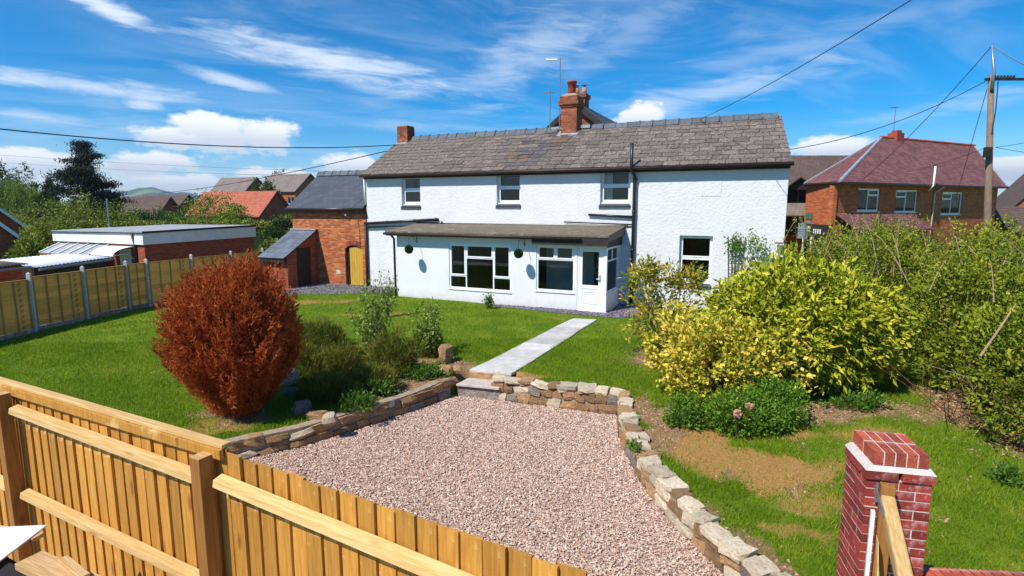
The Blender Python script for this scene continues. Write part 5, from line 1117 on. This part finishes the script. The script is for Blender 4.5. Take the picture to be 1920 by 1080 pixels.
MB().box(dx0-2.5, dx0+2.2, -.12, -.004, cz0-1.3, cz0-.1).build('window_band', 'dark_wood', BB)
# grey sign on a post in front of it
Pg = gy(1505, 480, 29.); t = thing('signpost', 'grey signboard seen from behind on a thin post beyond the cottage corner', 'sign', (Pg[0], 29., -.2))
MB().tube([(0, 0, 0), (0, 0, gy(1505, 416, 29.)[2]+.2)], .035, 6).build('post', 'grey_metal', t); za, zb = gy(1505, 447, 29.)[2]+.2, gy(1505, 418, 29.)[2]+.2
MB().box(-.32, .20, .04, .06, za, zb).box(-.32, .20, .025, .04, (za+zb)/2-.02, (za+zb)/2+.02).build('board', 'lead', t); MB().box(.04, .34, -.1, .1, zb-.02, zb+.05).build('lamp_head', 'grey_metal', t)
# far right
gable_house('house', 'orange brick gable end at the far right edge', 1990, 392, 66., 10., 7., 4.3, 'brick_house', 'roof_brown', -.1, .3, ang=R(62), bargeboard='brown_gutter')
gable_house('outhouse', 'low dark brown roof right of the utility pole', 1990, 432, 40., 4.0, 4., 1.6, 'brick_red', 'roof_brown', -.3, .2, bargeboard='brown_gutter', cat='outbuilding', ang=R(8))
# parked car by the red tiled bungalow, pale fence and wall
Pc = gy(506, 432, 52.); CR = thing('parked_car', 'pale car parked in front of the red tiled bungalow', 'car', (Pc[0], Pc[1], -.2), R(-60))
mb = MB(); pr = [(-2., .35), (2., .35), (2.05, .75), (1.2, .95), (.6, 1.42), (-1.3, 1.45), (-1.95, .98)]
mb.slab([(x, -.82, z) for x, z in pr], (0, 1.64, 0)); mb.build('body', 'car_paint', CR, bevel=.06)
MB().slab([(1.17, -.7, .97), (.62, -.65, 1.38), (.62, .65, 1.38), (1.17, .7, .97)], (.02, 0, .02)).build('windscreen', 'dark_wood', CR)
MB().slab([(.5, -.83, 1.0), (.35, -.83, 1.36), (-1.2, -.83, 1.38), (-1.5, -.83, 1.0)], (0, -.008, 0)).build('side_window', 'dark_wood', CR)
for x in (-1.25, 1.25):
    for y in (-.84, .66): wh = MB().tube([(x, y, .32), (x, y+.2, .32)], .32, 14).build('wheel', 'rubber', CR, True)
for y in (-.6, .45): MB().box(2.03, 2.06, y, y+.2, .62, .74).build('headlight', 'curtain', CR)
Pa, Pb_ = gy(474, 452, 44.), gy(520, 455, 44.); t = thing('picket_fence', 'pale boundary fence beyond the lean-to roof', 'fence', (Pa[0], 44., -.2))
zz0, zz1 = 0, gy(490, 433, 44.)[2]+.2; n_ = 14
for i in range(n_): MB().box(.15*i, .15*i+.12, -.015, .0, 0, zz1).build('slat', 'curtain', t)
for z in (.3, zz1-.3): MB().box(0, .15*n_, .002, .04, z, z+.08).build('rail', 'concrete', t)
t = MB().box(-1.6, 1.9, -.1, .1, 0, gy(490, 449, 40.)[2]+.3).build('garden_wall', 'curtain'); P = gy(492, 460, 40.); t.location = (P[0], 40., -.3); tag(t, 'low pale rendered wall beyond the lean-to roof', 'wall')
Pr = gy(478, 470, 36.); t = thing('railing', 'black railings beyond the lean-to roof', 'railing', (Pr[0], 36., -.3)); zr_ = gy(490, 454, 36.)[2]+.3
for i in range(12): MB().tube([(i*.13, 0, 0), (i*.13, 0, zr_)], .018, 5).build('bar', 'black_plastic', t)
for z in (.3, zr_-.12): MB().box(0, 11*.13, -.012, .012, z, z+.03).build('rail', 'black_plastic', t)
# ------------------------------------------------------------------ utility pole, aerials, cables
UP = thing('utility_pole', 'weathered wooden utility pole behind the right hedge', 'utility pole', (18.56, 22., -.3))
ptop = gy(1859, 140, 22.); tip = gy(1860, 86, 22.); o_ = np.array([18.56, 22., -.3])
pl = MB().tube([(0, 0, 0), (0, 0, 3.1), tuple(ptop-o_)], [.135, .125, .095], 14).build('pole', 'pole_wood', UP, True)
MB().tube([tuple(ptop-o_+(0, -.1, -.6)), tuple(ptop-o_+(0, -.1, .1)), tuple(tip-o_)], [.06, .05, .035], 8).build('extension_arm', 'grey_metal', UP, True)
x_, _, z_ = gy(1860, 148, 22.)-o_
MB().box(x_-.25, x_+2.6, -.05, .05, z_-.05, z_+.03).build('crossarm', 'dark_wood', UP)
for k_ in range(7): MB().tube([(x_+.1+k_*.12, 0, z_+.03), (x_+.1+k_*.12, 0, z_+.13)], [.05, .03], 8).build('insulator', 'black_plastic', UP)
for z, s_ in ((gy(1856, 285, 22.)[2]+.3, .16), ): MB().box(x_-.10, x_+.14, -.24, -.10, z-.22, z+.16).build('junction_box', 'dark_wood', UP)
MB().tube([(x_+.16, -.1, z_-.1), (x_+.2, -.1, z_-1.1), (x_+.12, -.14, z_-2.)], .02, 5).build('pole_cable', 'black_plastic', UP)
def cable(label, a, b, sag, r=.014, mat='black_plastic', ins=None):
    a, b = np.array(a, float), np.array(b, float); pts = []
    for i in range(21): t_ = i/20; p = a*(1-t_)+b*t_; p[2] -= sag*4*t_*(1-t_); pts.append(tuple(p-a))
    o = MB().tube(pts, r, 5).build('cable', mat); o.location = a; tag(o, label, 'cable'); return o
cable('overhead cable from the pole to the right gable of the cottage', gy(1856, 148, 22.), hl(4.6, 4.2, 5.45), .45)
cable('service wire from the pole top to the eaves of the hipped house', tip, gy(1618, 336, 29.8), .25)
cable('cable from the pole top to the right edge', tip, gy(1990, 150, 20.), .1)
cable('overhead cable rising from the cottage ridge to the top of the picture', hl(2.05, 2.7, 6.55), gy(1760, -32, 9.), .12, .010)
cable('cable drooping from the pole to a stay insulator', ptop+(-.1, 0, -.5), gy(1792, 372, 30.2), .0, .012)
cable('upper thin wire leaving the pole to the right', gy(1866, 276, 22.), gy(1990, 252, 22.), .05, .009)
cable('lower thin wire leaving the pole to the right', gy(1866, 276, 22.), gy(1990, 292, 22.), .05, .009)
cable('thin wire from the pole box to the hipped house roof', gy(1853, 275, 22.), gy(1700, 322, 31.), .1, .009)
cable('thick twisted cable from the left edge to the cottage chimney', gy(-80, 233, 16.), hl(-10.9, 2.5, 6.25), .35, .019)
cable('cable rising from the far roofs to the cottage chimney', gy(300, 362, 60.), hl(-10.9, 2.6, 6.15), .3, .022)
cable('upper thin wire crossing behind the pine', gy(-60, 286, 70.), gy(650, 322, 70.), .3, .018)
cable('lower thin wire crossing behind the pine', gy(-60, 300, 70.), gy(560, 329, 70.), .3, .018)
def aerial(label, P, h, n_, arm=.6, ang_=0., boom=.9, zbase=0.):
    t = thing('aerial', label, 'aerial', tuple(P), ang_); MB().tube([(0, 0, zbase), (0, 0, h)], .022, 6).build('mast', 'grey_metal', t)
    MB().tube([(-boom, 0, h-.05), (.15, 0, h-.05)], .014, 5).build('boom', 'grey_metal', t)
    for k_ in range(n_): x = -boom+(boom+.1)*k_/max(n_-1, 1); MB().tube([(x, -arm/2, h-.05), (x, arm/2, h-.05)], .008, 4).tube([(x, 0, h-.05-arm*.15), (x, 0, h-.05+arm*.15)], .008, 4).build('element', 'grey_metal', t)
    return t
aerial('tall aerial mast with a short arm beside the centre chimney', hl(-3.27, 2.5, 6.5), 2.75, 3, .12, -TH, .45, -.1)
t_ = [o_ for o_ in bpy.data.objects if o_.get('label', '').startswith('tall aerial')][0]
MB().hexa([(-.58, -.07, 2.70), (-.12, -.03, 2.66), (-.12, .03, 2.66), (-.58, .07, 2.70)], [(-.58, -.07, 2.76), (-.12, -.03, 2.72), (-.12, .03, 2.72), (-.58, .07, 2.76)]).build('antenna_head', 'white_paint', t_)
aerial('shorter aerial just left of the centre chimney', hl(-3.75, 2.66, 6.5), 1.55, 5, .3, -TH, .25, -.1)
Pz = HP.matrix_world; ca_, sa_ = math.cos(ang), math.sin(ang); qx_ = rz_at(1675, 250, rid_y)[0]
aerial('aerial on the chimney of the hipped brick house', (A_[0]+qx_*ca_-rid_y*sa_, A_[1]+qx_*sa_+rid_y*ca_, zr-.3+.4), 1.75, 5, .5, .3, .4)
# ------------------------------------------------------------------ garden shrubs
def up_dirs(D, k): D = unit(D); D[:, 2] += k; return unit(D)
# rust-coloured conifer
bx, by = -4.88, 9.55; bz = zl(bx, by)
t = thing('rust_conifer', 'dead rust-red bushy conifer on the left lawn', 'bush', (bx, by, bz))
n = 2600; d = unit(rng.normal(size=(n*2, 3))); d = d[d[:, 2] > -.97][:n]; n = len(d)
lm = lump(5, 12, 8.)
r = (1+.42*lm(d))*(1-np.abs(rng.normal(size=n))*.17)
C = np.array([0, 0, 1.26])+d/(np.sum(np.abs(d)**2.7, 1)**(1/2.7))[:, None]*np.array([.88, .88, 1.15])*r[:, None]
C[:, :2] *= np.clip(.80+.20*C[:, 2:]/.9, .76, 1.0)
m = 34
axis = unit(d*np.array([.55, .55, .25])+np.array([0, 0, .85])); tt = rng.random((n, m))
P = (C[:, None]+axis[:, None]*(tt[..., None]-.35)*(.42+.3*rng.random((n, 1, 1)))+rng.normal(size=(n, m, 3))*.032*(1.25-tt[..., None])).reshape(-1, 3)
Dd = np.repeat(axis, m, 0)+rng.normal(size=P.shape)*.45
hue = np.repeat(rng.random(n), m); k = P[:, 2] > .06
leaves('foliage', P[k], Dd[k], rng.uniform(.035, .11, k.sum()), rng.uniform(.012, .026, k.sum()), 'rust_foliage', t, rnd=hrnd(hue[k], .5))
stems('stem', (0, 0, -.05), [tuple(C[i]*np.array([.75, .75, .9])) for i in rng.choice(n, 46)], .035, 'red_twig', t, .08)
# big yellow-green laurel
def shrub(name, label, cat, base, blist, leafm, L_, W_, cl, m, sig, group=None, stem=10, stemm='bark', bump=.28, shell=.16, up_=.15, hw=.45, low=-.8, r0=.03, f=4., droop=0.):
    bz = zl(base[0], base[1]); t = thing(name, label, cat, (base[0], base[1], bz), 0, group); tips = []
    PP, DD, HH = [], [], []
    for i, (c, rad, frac) in enumerate(blist):
        P, D, h = clumps(int(cl*frac), c, rad, m, sig, seed=int(base[0]*100)+i, shell=shell, bump=bump, zmin=.05, up=up_, low=low, f=f); PP.append(P); DD.append(D); HH.append(h)
        tips += [tuple(np.array(c)+unit(rng.normal(size=3))*np.array(rad)*.7) for _ in range(max(2, int(stem*frac)))]
    P, D, h = np.concatenate(PP), np.concatenate(DD), np.concatenate(HH)
    if droop: D[:, 2] -= droop*(1-np.clip(P[:, 2]/P[:, 2].max(), 0, 1))
    leaves('foliage', P, D, rng.uniform(.45, 1.3, len(P))*L_, rng.uniform(.75, 1.2, len(P))*W_, leafm, t, rnd=hrnd(h, hw))
    tips = [q for q in tips if q[2] > .2]; stems('stem', (0, 0, -.05), tips, r0, stemm, t, .1); return t
shrub('laurel_bush', 'large domed yellow-green laurel in front of the right hedge', 'bush', (5.72, 11.0), [((0, 0, 1.18), (1.80, 1.5, 1.32), 1.), ((-.8, -.3, 1.0), (1.2, 1.2, 1.0), .45), ((.7, -.1, 1.1), (1.15, 1.2, 1.1), .4)], 'laurel_leaf', .14, .062, 1050, 14, .064, bump=.20, shell=.14, up_=.25, droop=.8, low=-.95, f=11.)
shrub('golden_euonymus', 'bright yellow leaved shrub in front of and left of the laurel', 'bush', (3.80, 9.65), [((-.15, 0, .78), (.95, .8, .86), 1.), ((.75, .25, .75), (.8, .7, .8), .6), ((-.6, .6, .95), (.65, .7, .75), .4)], 'gold_leaf', .09, .066, 420, 15, .064, bump=.36, shell=.22, f=10.)
shrub('rhododendron', 'leggy orange-tipped rhododendron in front of the white wall', 'bush', (3.75, 13.1), [((-.25, 0, 1.0), (.85, .7, .95), .9), ((-.55, 0, 1.9), (.42, .4, .42), .35), ((.4, .1, 1.75), (.42, .4, .4), .35)], 'rhodo_leaf', .14, .05, 210, 10, .08, bump=.5, shell=.34, stem=16)
shrub('rose_bush', 'low dark green rose bush with two pale pink roses', 'bush', (3.72, 8.55), [((0, .05, .28), (.62, .36, .34), 1.), ((.62, .3, .36), (.45, .35, .38), .6), ((-.72, .45, .22), (.32, .3, .24), .35)], 'rose_leaf', .055, .032, 380, 16, .07, bump=.35, up_=.4)
for i, (u, v) in enumerate(((1383, 776), (1405, 763))):
    P = gy(u, v, 8.25 if i == 0 else 8.4); t = thing('rose_flower', 'pale pink rose, nearer of the two blooms on the rose bush' if i == 0 else 'pale pink rose, farther of the two blooms on the rose bush', 'flower', tuple(P))
    d = unit(rng.normal(size=(70, 3))+(0, -.3, .5)); leaves('petals', d*.018, d, .055, .06, 'rose_petal', t, curl=.5)
    MB().tube([(0, 0, 0), (.02, .05, -.25), (.04, .1, -P[2]+zl(P[0], P[1]+.1))], .005, 5).build('stem', 'bark', t)
# right hedge: separate shrubs grown together
hed = [((9.3, 16.0), 'part of the tall right hedge farthest back, beside the cottage corner', 1.25, 1.2, 2.6), ((8.9, 13.4), 'tall hedge shrub rising directly behind the laurel', 1.35, 1.3, 2.85), ((10.6, 12.6), 'tall hedge shrub below the utility pole', 1.4, 1.3, 3.0),
       ((8.75, 10.4), 'broad hedge shrub right of the laurel', 1.15, 1.15, 2.6), ((9.9, 9.3), 'hedge shrub at the right edge with arching shoots', 1.25, 1.3, 2.9), ((8.25, 8.35), 'lowest hedge shrub with bare reddish twigs at the right edge', 1.05, 1.0, 2.0), ((12.6, 14.4), 'hedge shrub farthest right behind the utility pole', 1.5, 1.4, 2.85), ((11.2, 16.8), 'hedge shrub in front of the hipped brick house', 1.4, 1.4, 2.75)]
for i, ((x, y), lab, rx, ry, h) in enumerate(hed):
    n_ = 1.0 if y < 12 else .8
    shrub('hedge_shrub', lab, 'hedge', (x, y), [((0, 0, h*.5), (rx, ry, h*.5), n_), ((rng.normal()*.4, rng.normal()*.3, h*.72), (rx*.7, ry*.7, h*.30), .5*n_), ((-.3, -.4, h*.3), (rx*.85, ry*.9, h*.34), .45*n_)], 'hedge_leaf', .085, .046, 400, 18, .078,
          'shrubs of the right hedge', 26, 'pale_twig', .70, .26, .3, .6, f=11., r0=.02)
# long shoots above the hedge and dead sticks at its foot
t = thing('hedge_shoots', 'long leafy shoots standing up above the right hedge', 'plant', (9.6, 11.5, zl(9.6, 11.5)))
PP, DD, mb = [], [], MB()
for i in range(80):
    y = rng.uniform(8.6, 17); x = 9.4+rng.normal()*.9; b = np.array([x-9.6, y-11.5, 2.0]); tip_ = b+np.array([rng.normal()*.45, rng.normal()*.35, rng.uniform(.5, 1.35)])
    pts = [b*(1-s_)+tip_*s_+np.array([0, 0, .18*math.sin(s_*3.1)]) for s_ in np.linspace(0, 1, 6)]; mb.tube([tuple(p) for p in pts], [.010, .009, .008, .006, .005, .003], 4)
    for s_ in np.linspace(.1, 1, 34): PP.append(b*(1-s_)+tip_*s_+np.array([0, 0, .18*math.sin(s_*3.1)])+rng.normal(size=3)*.05); DD.append(rng.normal(size=3))
mb.build('stem', 'pale_twig', t)['kind'] = 'stuff'; leaves('foliage', np.array(PP), np.array(DD), .06, .036, 'hedge_leaf', t)
t = thing('dead_sticks', 'tangle of bare reddish and straw-coloured sticks at the foot of the right hedge', 'sticks', (7.6, 8.2, zl(7.6, 8.2)))
mb = MB(); mb2 = MB()
for i in range(190):
    b = np.array([rng.uniform(-.3, 1.6), rng.uniform(-1.3, 1.6), .0]); e_ = b+np.array([rng.normal()*.5-.25, rng.normal()*.5-.15, rng.uniform(.15, 1.35)]); md = (b+e_)/2+rng.normal(size=3)*.12+(0, 0, .15)
    (mb if i % 3 else mb2).tube([tuple(b), tuple(md), tuple(e_)], [.008, .006, .003], 4)
mb.build('stick', 'red_twig', t)['kind'] = 'stuff'; mb2.build('stick', 'pale_twig', t)['kind'] = 'stuff'
a, b = gy(1838, 668, 8.0), gy(1905, 570, 8.4); o = MB().tube([(0, 0, 0), tuple((b-a)*.5+(.02, 0, .03)), tuple(b-a)], [.016, .013, .008], 5).build('dead_branch', 'pale_twig'); o.location = a; tag(o, 'long pale bare branch leaning out of the right hedge', 'branch')
# saplings in the rockery and by the wall
def sapling(label, base, h, spread, nb, nl, leafm='sapling_leaf', ls=.06, group='rockery saplings', name='sapling'):
    bz = zl(*base); t = thing(name, label, 'sapling', (base[0], base[1], bz), 0, group); tips = []; PP, DD = [], []
    for i in range(nb):
        a = rng.random()*6.28; rr_ = spread*math.sqrt(rng.random()); tp = np.array([math.cos(a)*rr_, math.sin(a)*rr_, h*rng.uniform(.45, 1.)]); tips.append(tuple(tp))
        s_ = rng.uniform(.25, 1.02, nl); PP.append(np.outer(s_, tp)+rng.normal(size=(nl, 3))*.07); DD.append(rng.normal(size=(nl, 3))+(0, 0, -.2))
    stems('stem', (0, 0, -.03), tips, .014, 'bark', t, .07); leaves('foliage', np.concatenate(PP), np.concatenate(DD), rng.uniform(.7, 1.3, nb*nl)*ls, .042*ls/.06, leafm, t)
    return t
def gxy(u, v, z=-.1): p = gz(u, v, z); return (p[0], p[1])
sapling('tallest leafy sapling in the rockery, in front of the extension drainpipe', gxy(700, 672), 1.95, .62, 26, 60, ls=.075)
sapling('leafy sapling in the rockery nearest the path', gxy(806, 668), 1.35, .42, 20, 70, ls=.07)
sapling('thin sapling shoot behind the rockery, against the left end of the extension', gxy(728, 600), 1.5, .35, 11, 34, ls=.075)
sapling('small green weed growing against the wall below the wide window', gxy(916, 578, 0), .62, .2, 9, 24, 'weed_leaf', .09, None, 'weed')
# heathers
def heather(label, base, rad, n_, mat='heather_leaf', group='rockery heathers'):
    bz = zl(*base); t = thing('heather', label, 'shrub', (base[0], base[1], bz), 0, group)
    P, D, h = clumps(n_, (0, 0, rad[2]*.25), rad, 26, .05, seed=int(abs(base[0])*90), shell=.2, bump=.4, zmin=.0, up=1.1, low=-.2, f=6)
    leaves('foliage', P, D, rng.uniform(.06, .13, len(P)), .014, mat, t, rnd=hrnd(h, .6)); stems('stem', (0, 0, -.03), [tuple(P[i]*.8) for i in rng.choice(len(P), 14)], .012, 'red_twig', t, .04)
heather('olive heather mound at the back left of the rockery', gxy(600, 655), (.62, .5, .55), 330)
heather('brown-tipped heather mound right behind the rust-coloured bush', gxy(575, 690), (.5, .45, .42), 250)
heather('green heather mound in the middle of the rockery', gxy(650, 690), (.55, .45, .42), 280)
heather('tall dark heather between the two saplings', gxy(735, 695), (.5, .4, .72), 330)
heather('low shaded heather at the front left of the rockery', gxy(620, 735), (.6, .35, .3), 260)
heather('dark heather behind the flat grey rock', gxy(800, 665), (.4, .32, .42), 200)
heather('heather hanging over the middle of the rockery front', gxy(700, 720), (.42, .3, .36), 210)
def weeds(label, base, rad, n_, group='low weeds'):
    bz = zl(*base); t = thing('ground_weed', label, 'weed', (base[0], base[1], bz), 0, group)
    P, D, h = clumps(n_, (0, 0, .02), rad, 16, .05, seed=int(abs(base[1])*77), shell=.3, bump=.4, zmin=.0, up=.5, low=-.1, f=5)
    leaves('foliage', P, D, rng.uniform(.05, .1, len(P)), .04, 'weed_leaf', t, rnd=hrnd(h, .5))
weeds('bright green weeds spilling to the top of the long stone wall', gxy(670, 752), (.32, .25, .22), 60)
weeds('leafy green clump at the front centre of the rockery', gxy(705, 728), (.32, .25, .3), 70)
weeds('low green ground cover beside the upright tan rock', gxy(800, 700), (.45, .3, .2), 90)
weeds('low green weeds in front of the laurel shade', gxy(1600, 770, -.2), (.5, .25, .2), 60)
weeds('green weed at the base of the sticks on the right', gxy(1885, 912, -.3), (.16, .14, .2), 22)
weeds('small tuft growing at the foot of the curved stone wall', gxy(1190, 892, -.55), (.06, .06, .05), 8)
weeds('low foliage left of the rose bush by the wall corner', gxy(1290, 800, -.2), (.35, .22, .2), 60)
# ------------------------------------------------------------------ trees and shrubs beyond the fence
# pine
Pt = gy(170, 440, 46.); zt_ = gy(168, 258, 46.)[2]; pb = -.5; H_ = zt_-pb
t = thing('pine_tree', 'tall dark pine tree standing alone at the left', 'tree', (Pt[0], 46., pb))
MB().tube([(0, 0, 0), (.1, 0, H_*.5), (0, 0, H_*.97)], [.28, .18, .03], 8).build('trunk', 'bark', t, True)
PP, DD, HH, mb = [], [], [], MB()
for w_ in range(17):
    f_ = w_/16; z = H_*(.14+.80*f_); R0 = 3.9*(1-f_)**.9+.4
    for k_ in range(7 if f_ < .7 else 4):
        a = rng.random()*6.28; R_ = R0*rng.uniform(.55, 1.12); e_ = np.array([math.cos(a)*R_, math.sin(a)*R_, z+.10*R_+rng.normal()*.16])
        mb.tube([(0, 0, z-.15), tuple(e_)], [.05, .015], 4)
        for s_ in np.linspace(.45, 1, 4 if R_ > 1 else 2):
            c = np.array([0, 0, z-.15])*(1-s_)+e_*s_+rng.normal(size=3)*.08; m = 85; PP.append(c+rng.normal(size=(m, 3))*(.30, .30, .12)); DD.append(rng.normal(size=(m, 3))*.7+(0, 0, 1.)); HH.append(np.full(m, rng.random()))
mb.build('branches', 'bark', t); P = np.concatenate(PP); leaves('crown', P, np.concatenate(DD), .21, .07, 'pine_leaf', t, rnd=hrnd(np.concatenate(HH), .5))
# willow
Pt = gy(35, 430, 50.); t = thing('willow_tree', 'pale green weeping willow at the left edge', 'tree', (Pt[0]-.8, 50., -.6))
MB().tube([(0, 0, 0), (.1, 0, 2), (0, 0, 3.6)], [.4, .3, .12], 8).build('trunk', 'bark', t, True)
PP, DD, HH = [], [], []
top_ = gy(40, 322, 50.)[2]+.6
for i in range(420):
    d = unit(rng.normal(size=3)); d[2] = abs(d[2]); c = np.array([0, 0, top_-2.6])+d*np.array([3.9, 3.2, 2.5])*rng.uniform(.6, 1.); L_ = rng.uniform(.9, 2.6); m = 34; s_ = rng.random(m)
    PP.append(c+np.outer(s_, np.array([d[0]*.35, d[1]*.35, -L_]))+rng.normal(size=(m, 3))*.07); DD.append(rng.normal(size=(m, 3))*.35+(0, 0, -1)); HH.append(np.full(m, rng.random()))
P = np.concatenate(PP); k = P[:, 2] > .1; leaves('crown', P[k], np.concatenate(DD)[k], .24, .07, 'willow_leaf', t, rnd=hrnd(np.concatenate(HH)[k], .55))
def tree(name, label, u, vb, vt, Yd, wpx, leafm, cl=260, m=26, ls=.2, base=-.6, cat='tree', group=None, trunk=True, flat_=1., conic=False):
    zt_ = gy(u, vt, Yd)[2]; x = gy(u, vb, Yd)[0]; h = zt_-base; rx = wpx/2*Yd/F; t = thing(name, label, cat, (x, Yd, base), 0, group)
    if trunk: MB().tube([(0, 0, 0), (0, 0, h*.6)], [max(.08, h*.03), .04], 6).build('trunk', 'bark', t, True)
    z0 = .0 if not trunk else h*.16
    P, D, hh = clumps(cl, (0, 0, (z0+h)/2), (rx, rx*.9*flat_, (h-z0)/2), m, rx*.10+.05, seed=int(u), shell=.25, bump=.45, up=.2, zmin=.03, f=5.)
    if conic: P[:, :2] *= np.clip(1.25-P[:, 2:]/h, .12, 1.)
    leaves('crown', P, D, rng.uniform(.7, 1.2, len(P))*ls, ls*.6, leafm, t, rnd=hrnd(hh, .6)); return t
tree('conifer', 'small dark conifer between the willow and the pine', 100, 430, 330, 50., 46, 'darkbush_leaf', 200, 26, .18, conic=True)
tree('broadleaf_tree', 'dark treetop above the willow at the left edge', 0, 380, 300, 75., 60, 'darkbush_leaf', 160, 24, .3)
tree('broadleaf_tree', 'thin bluish treetop behind the willow', 48, 380, 306, 80., 36, 'darkbush_leaf', 60, 20, .26)
bs = [(150, 440, 374, 42, 110, 'bush_leaf', 'wide olive bush under the pine tree'), (215, 440, 385, 44, 95, 'bush_leaf', 'olive bush at the foot of the pine, right side'), (85, 470, 425, 35, 80, 'bush_leaf', 'yellow-green bush next to the left edge gable'), (115, 440, 380, 47, 90, 'bush_leaf', 'bush between the willow and the olive bush'),
      (190, 425, 355, 52, 70, 'darkbush_leaf', 'dark bush directly below the pine crown'), (275, 430, 396, 48, 80, 'weed_leaf', 'bright green bush left of the red tiled roof'), (345, 430, 402, 50, 110, 'weed_leaf', 'bright green hedge bush above the garage roof'),
      (400, 420, 366, 46, 90, 'bush_leaf', 'bushy green tree in front of the red tiled bungalow'), (440, 425, 388, 45, 60, 'bush_leaf', 'green bush right of the tree before the red tiled bungalow'), (528, 450, 410, 34, 44, 'darkbush_leaf', 'rounded green bush behind the lean-to roof'), (548, 450, 405, 37, 34, 'bush_leaf', 'green bush touching the outbuilding corner'),
      (40, 440, 402, 44, 110, 'bush_leaf', 'olive shrub mass below the willow'), (60, 480, 452, 30, 60, 'bush_leaf', 'low bush between the brick gable and the garage'), (505, 475, 452, 33, 30, 'bush_leaf', 'small yellow-green bush by the lean-to roof corner'), (110, 450, 412, 33, 70, 'bush_leaf', 'yellow-green bush left of the garage roof')]
for (u, vb, vt, Yd, wpx, mt, lab) in bs: tree('garden_bush', lab, u, vb, vt, Yd, wpx, mt, 170, 26, .17, cat='bush', group='bushes beyond the panel fence', trunk=True, base=-.5)
tree('broadleaf_tree', 'dark round tree between the two distant houses', 500, 400, 342, 84., 60, 'darkbush_leaf', 200, 26, .3, base=-.2); tree('broadleaf_tree', 'far treetop showing above the distant grey-brown roofs', 520, 340, 322, 135., 46, 'darkbush_leaf', 120, 22, .4, base=-.2)
hd = thing('clipped_hedge', 'clipped green hedge behind the garage roof', 'hedge', (-19.5, 36, -.5)); n_ = 9000
P = np.column_stack([rng.uniform(-9, 13, n_), rng.uniform(-.5, .5, n_), 3.0-np.abs(rng.normal(size=n_))*.5]); leaves('foliage', P, rng.normal(size=P.shape)+(0, -.4, .6), .16, .10, 'bush_leaf', hd)
MB().box(-9, 13, -.35, .35, 0, 2.6).build('branches', 'darkbush_leaf', hd)
for i, (u, Yd, lab) in enumerate(((1880, 120., 'distant dark trees at the right edge'), (1925, 130., 'second clump of distant dark trees at the right edge'))): tree('broadleaf_tree', lab, u, 400, 384, Yd, 60, 'darkbush_leaf', 120, 22, .5, base=-.2)
# ------------------------------------------------------------------ grass
def blades(name, n, xr, yr, h, label, dens=None, mat='grass_blade', wd=.011, extra=None):
    c = np.column_stack([rng.uniform(*xr, n), rng.uniform(*yr, n)])
    k = ((c-FA)@FN) > .5; c = c[k]
    k = sdist(c, GRAV) > .27
    k &= ~inside(c, PATH)
    for s_ in SLATE: k &= ~inside(c, s_)
    # not inside the buildings
    L2 = np.column_stack([(c-H0[:2])@E1[:2], (c-H0[:2])@NN[:2]]); k &= ~((L2[:, 0] > -11.1) & (L2[:, 0] < 5.2) & (L2[:, 1] > -.03)); k &= ~((L2[:, 0] > -8.25) & (L2[:, 0] < .05) & (L2[:, 1] > -1.88))
    k &= ~((L2[:, 0] > -15.6) & (L2[:, 0] < -11) & (L2[:, 1] > -2.1)); k &= ~((np.abs(c[:, 0]-PC[0]) < .28) & (np.abs(c[:, 1]-PC[1]) < .28))
    c = c[k]; so_, dr_ = blobs(c, SOIL), blobs(c, DRY)
    pr = rng.random(len(c)); keep = pr > np.maximum(so_*1.15, np.where(dr_ > .5, dr_*.97, dr_*.6)) if mat == 'grass_blade' else pr < dr_*1.1; c, dr_ = c[keep], dr_[keep]
    z = lawn_z(c[:, 0], c[:, 1]); P = np.column_stack([c, z-.005])
    patch = .5+.5*np.sin(c[:, 0]*2.1+np.sin(c[:, 1]*1.7)*1.5)*np.cos(c[:, 1]*2.6+c[:, 0]*.7); patch = np.clip(patch+.25*np.sin(c[:, 0]*7.3+c[:, 1]*5.1), 0, 1)
    D = rng.normal(size=P.shape)*.42+(0, 0, 1.); hh = h*rng.uniform(.5, 1.25, len(P))*(.75+.5*patch)
    o = leaves(name, P, D, hh, wd, mat, None, rnd=np.clip(.25+.5*rng.random(len(P))+.3*(patch-.5)+.3*dr_, 0, 1), tri=True, curl=.25); tag(o, label, 'grass', kind='stuff')
blades('lawn_grass', 250000, (-9.5, 4.6), (6.6, 14.5), .075, 'short mown grass of the near lawns', wd=.012)
blades('lawn_grass', 60000, (-15, -9.4), (7, 14.6), .075, 'short mown grass along the foot of the panel fence', wd=.014)
blades('lawn_grass', 130000, (-14.5, 6), (12.5, 24), .07, 'short mown grass of the lawn towards the cottage and panel fence', wd=.016)
blades('lawn_grass', 120000, (1.9, 9.0), (3.2, 11), .085, 'patchy longer grass right of the curved stone wall', wd=.010)
blades('dry_grass', 90000, (-9, 7), (4, 21), .05, 'scorched straw-coloured grass patches', mat='dry_blade', wd=.012)
# ------------------------------------------------------------------ air
hz = MB().box(-3300, 3300, -3300, 3300, -4, 150).build('haze', 'upvc'); hz['kind'] = 'stuff'
hm = bpy.data.materials.new('haze'); hm.use_nodes = True; hm.node_tree.nodes.clear()
hg = NG(hm.node_tree); pv = hg.n('ShaderNodeVolumePrincipled'); pv.inputs['Color'].default_value = (.62, .78, 1, 1); pv.inputs['Density'].default_value = .00022; pv.inputs['Anisotropy'].default_value = .2
ho_ = hg.n('ShaderNodeOutputMaterial'); hm.node_tree.links.new(pv.outputs[0], ho_.inputs['Volume']); hz.data.materials.clear(); hz.data.materials.append(hm)
tag(hz, 'thin blue summer haze over the far hills', 'haze', kind='stuff')
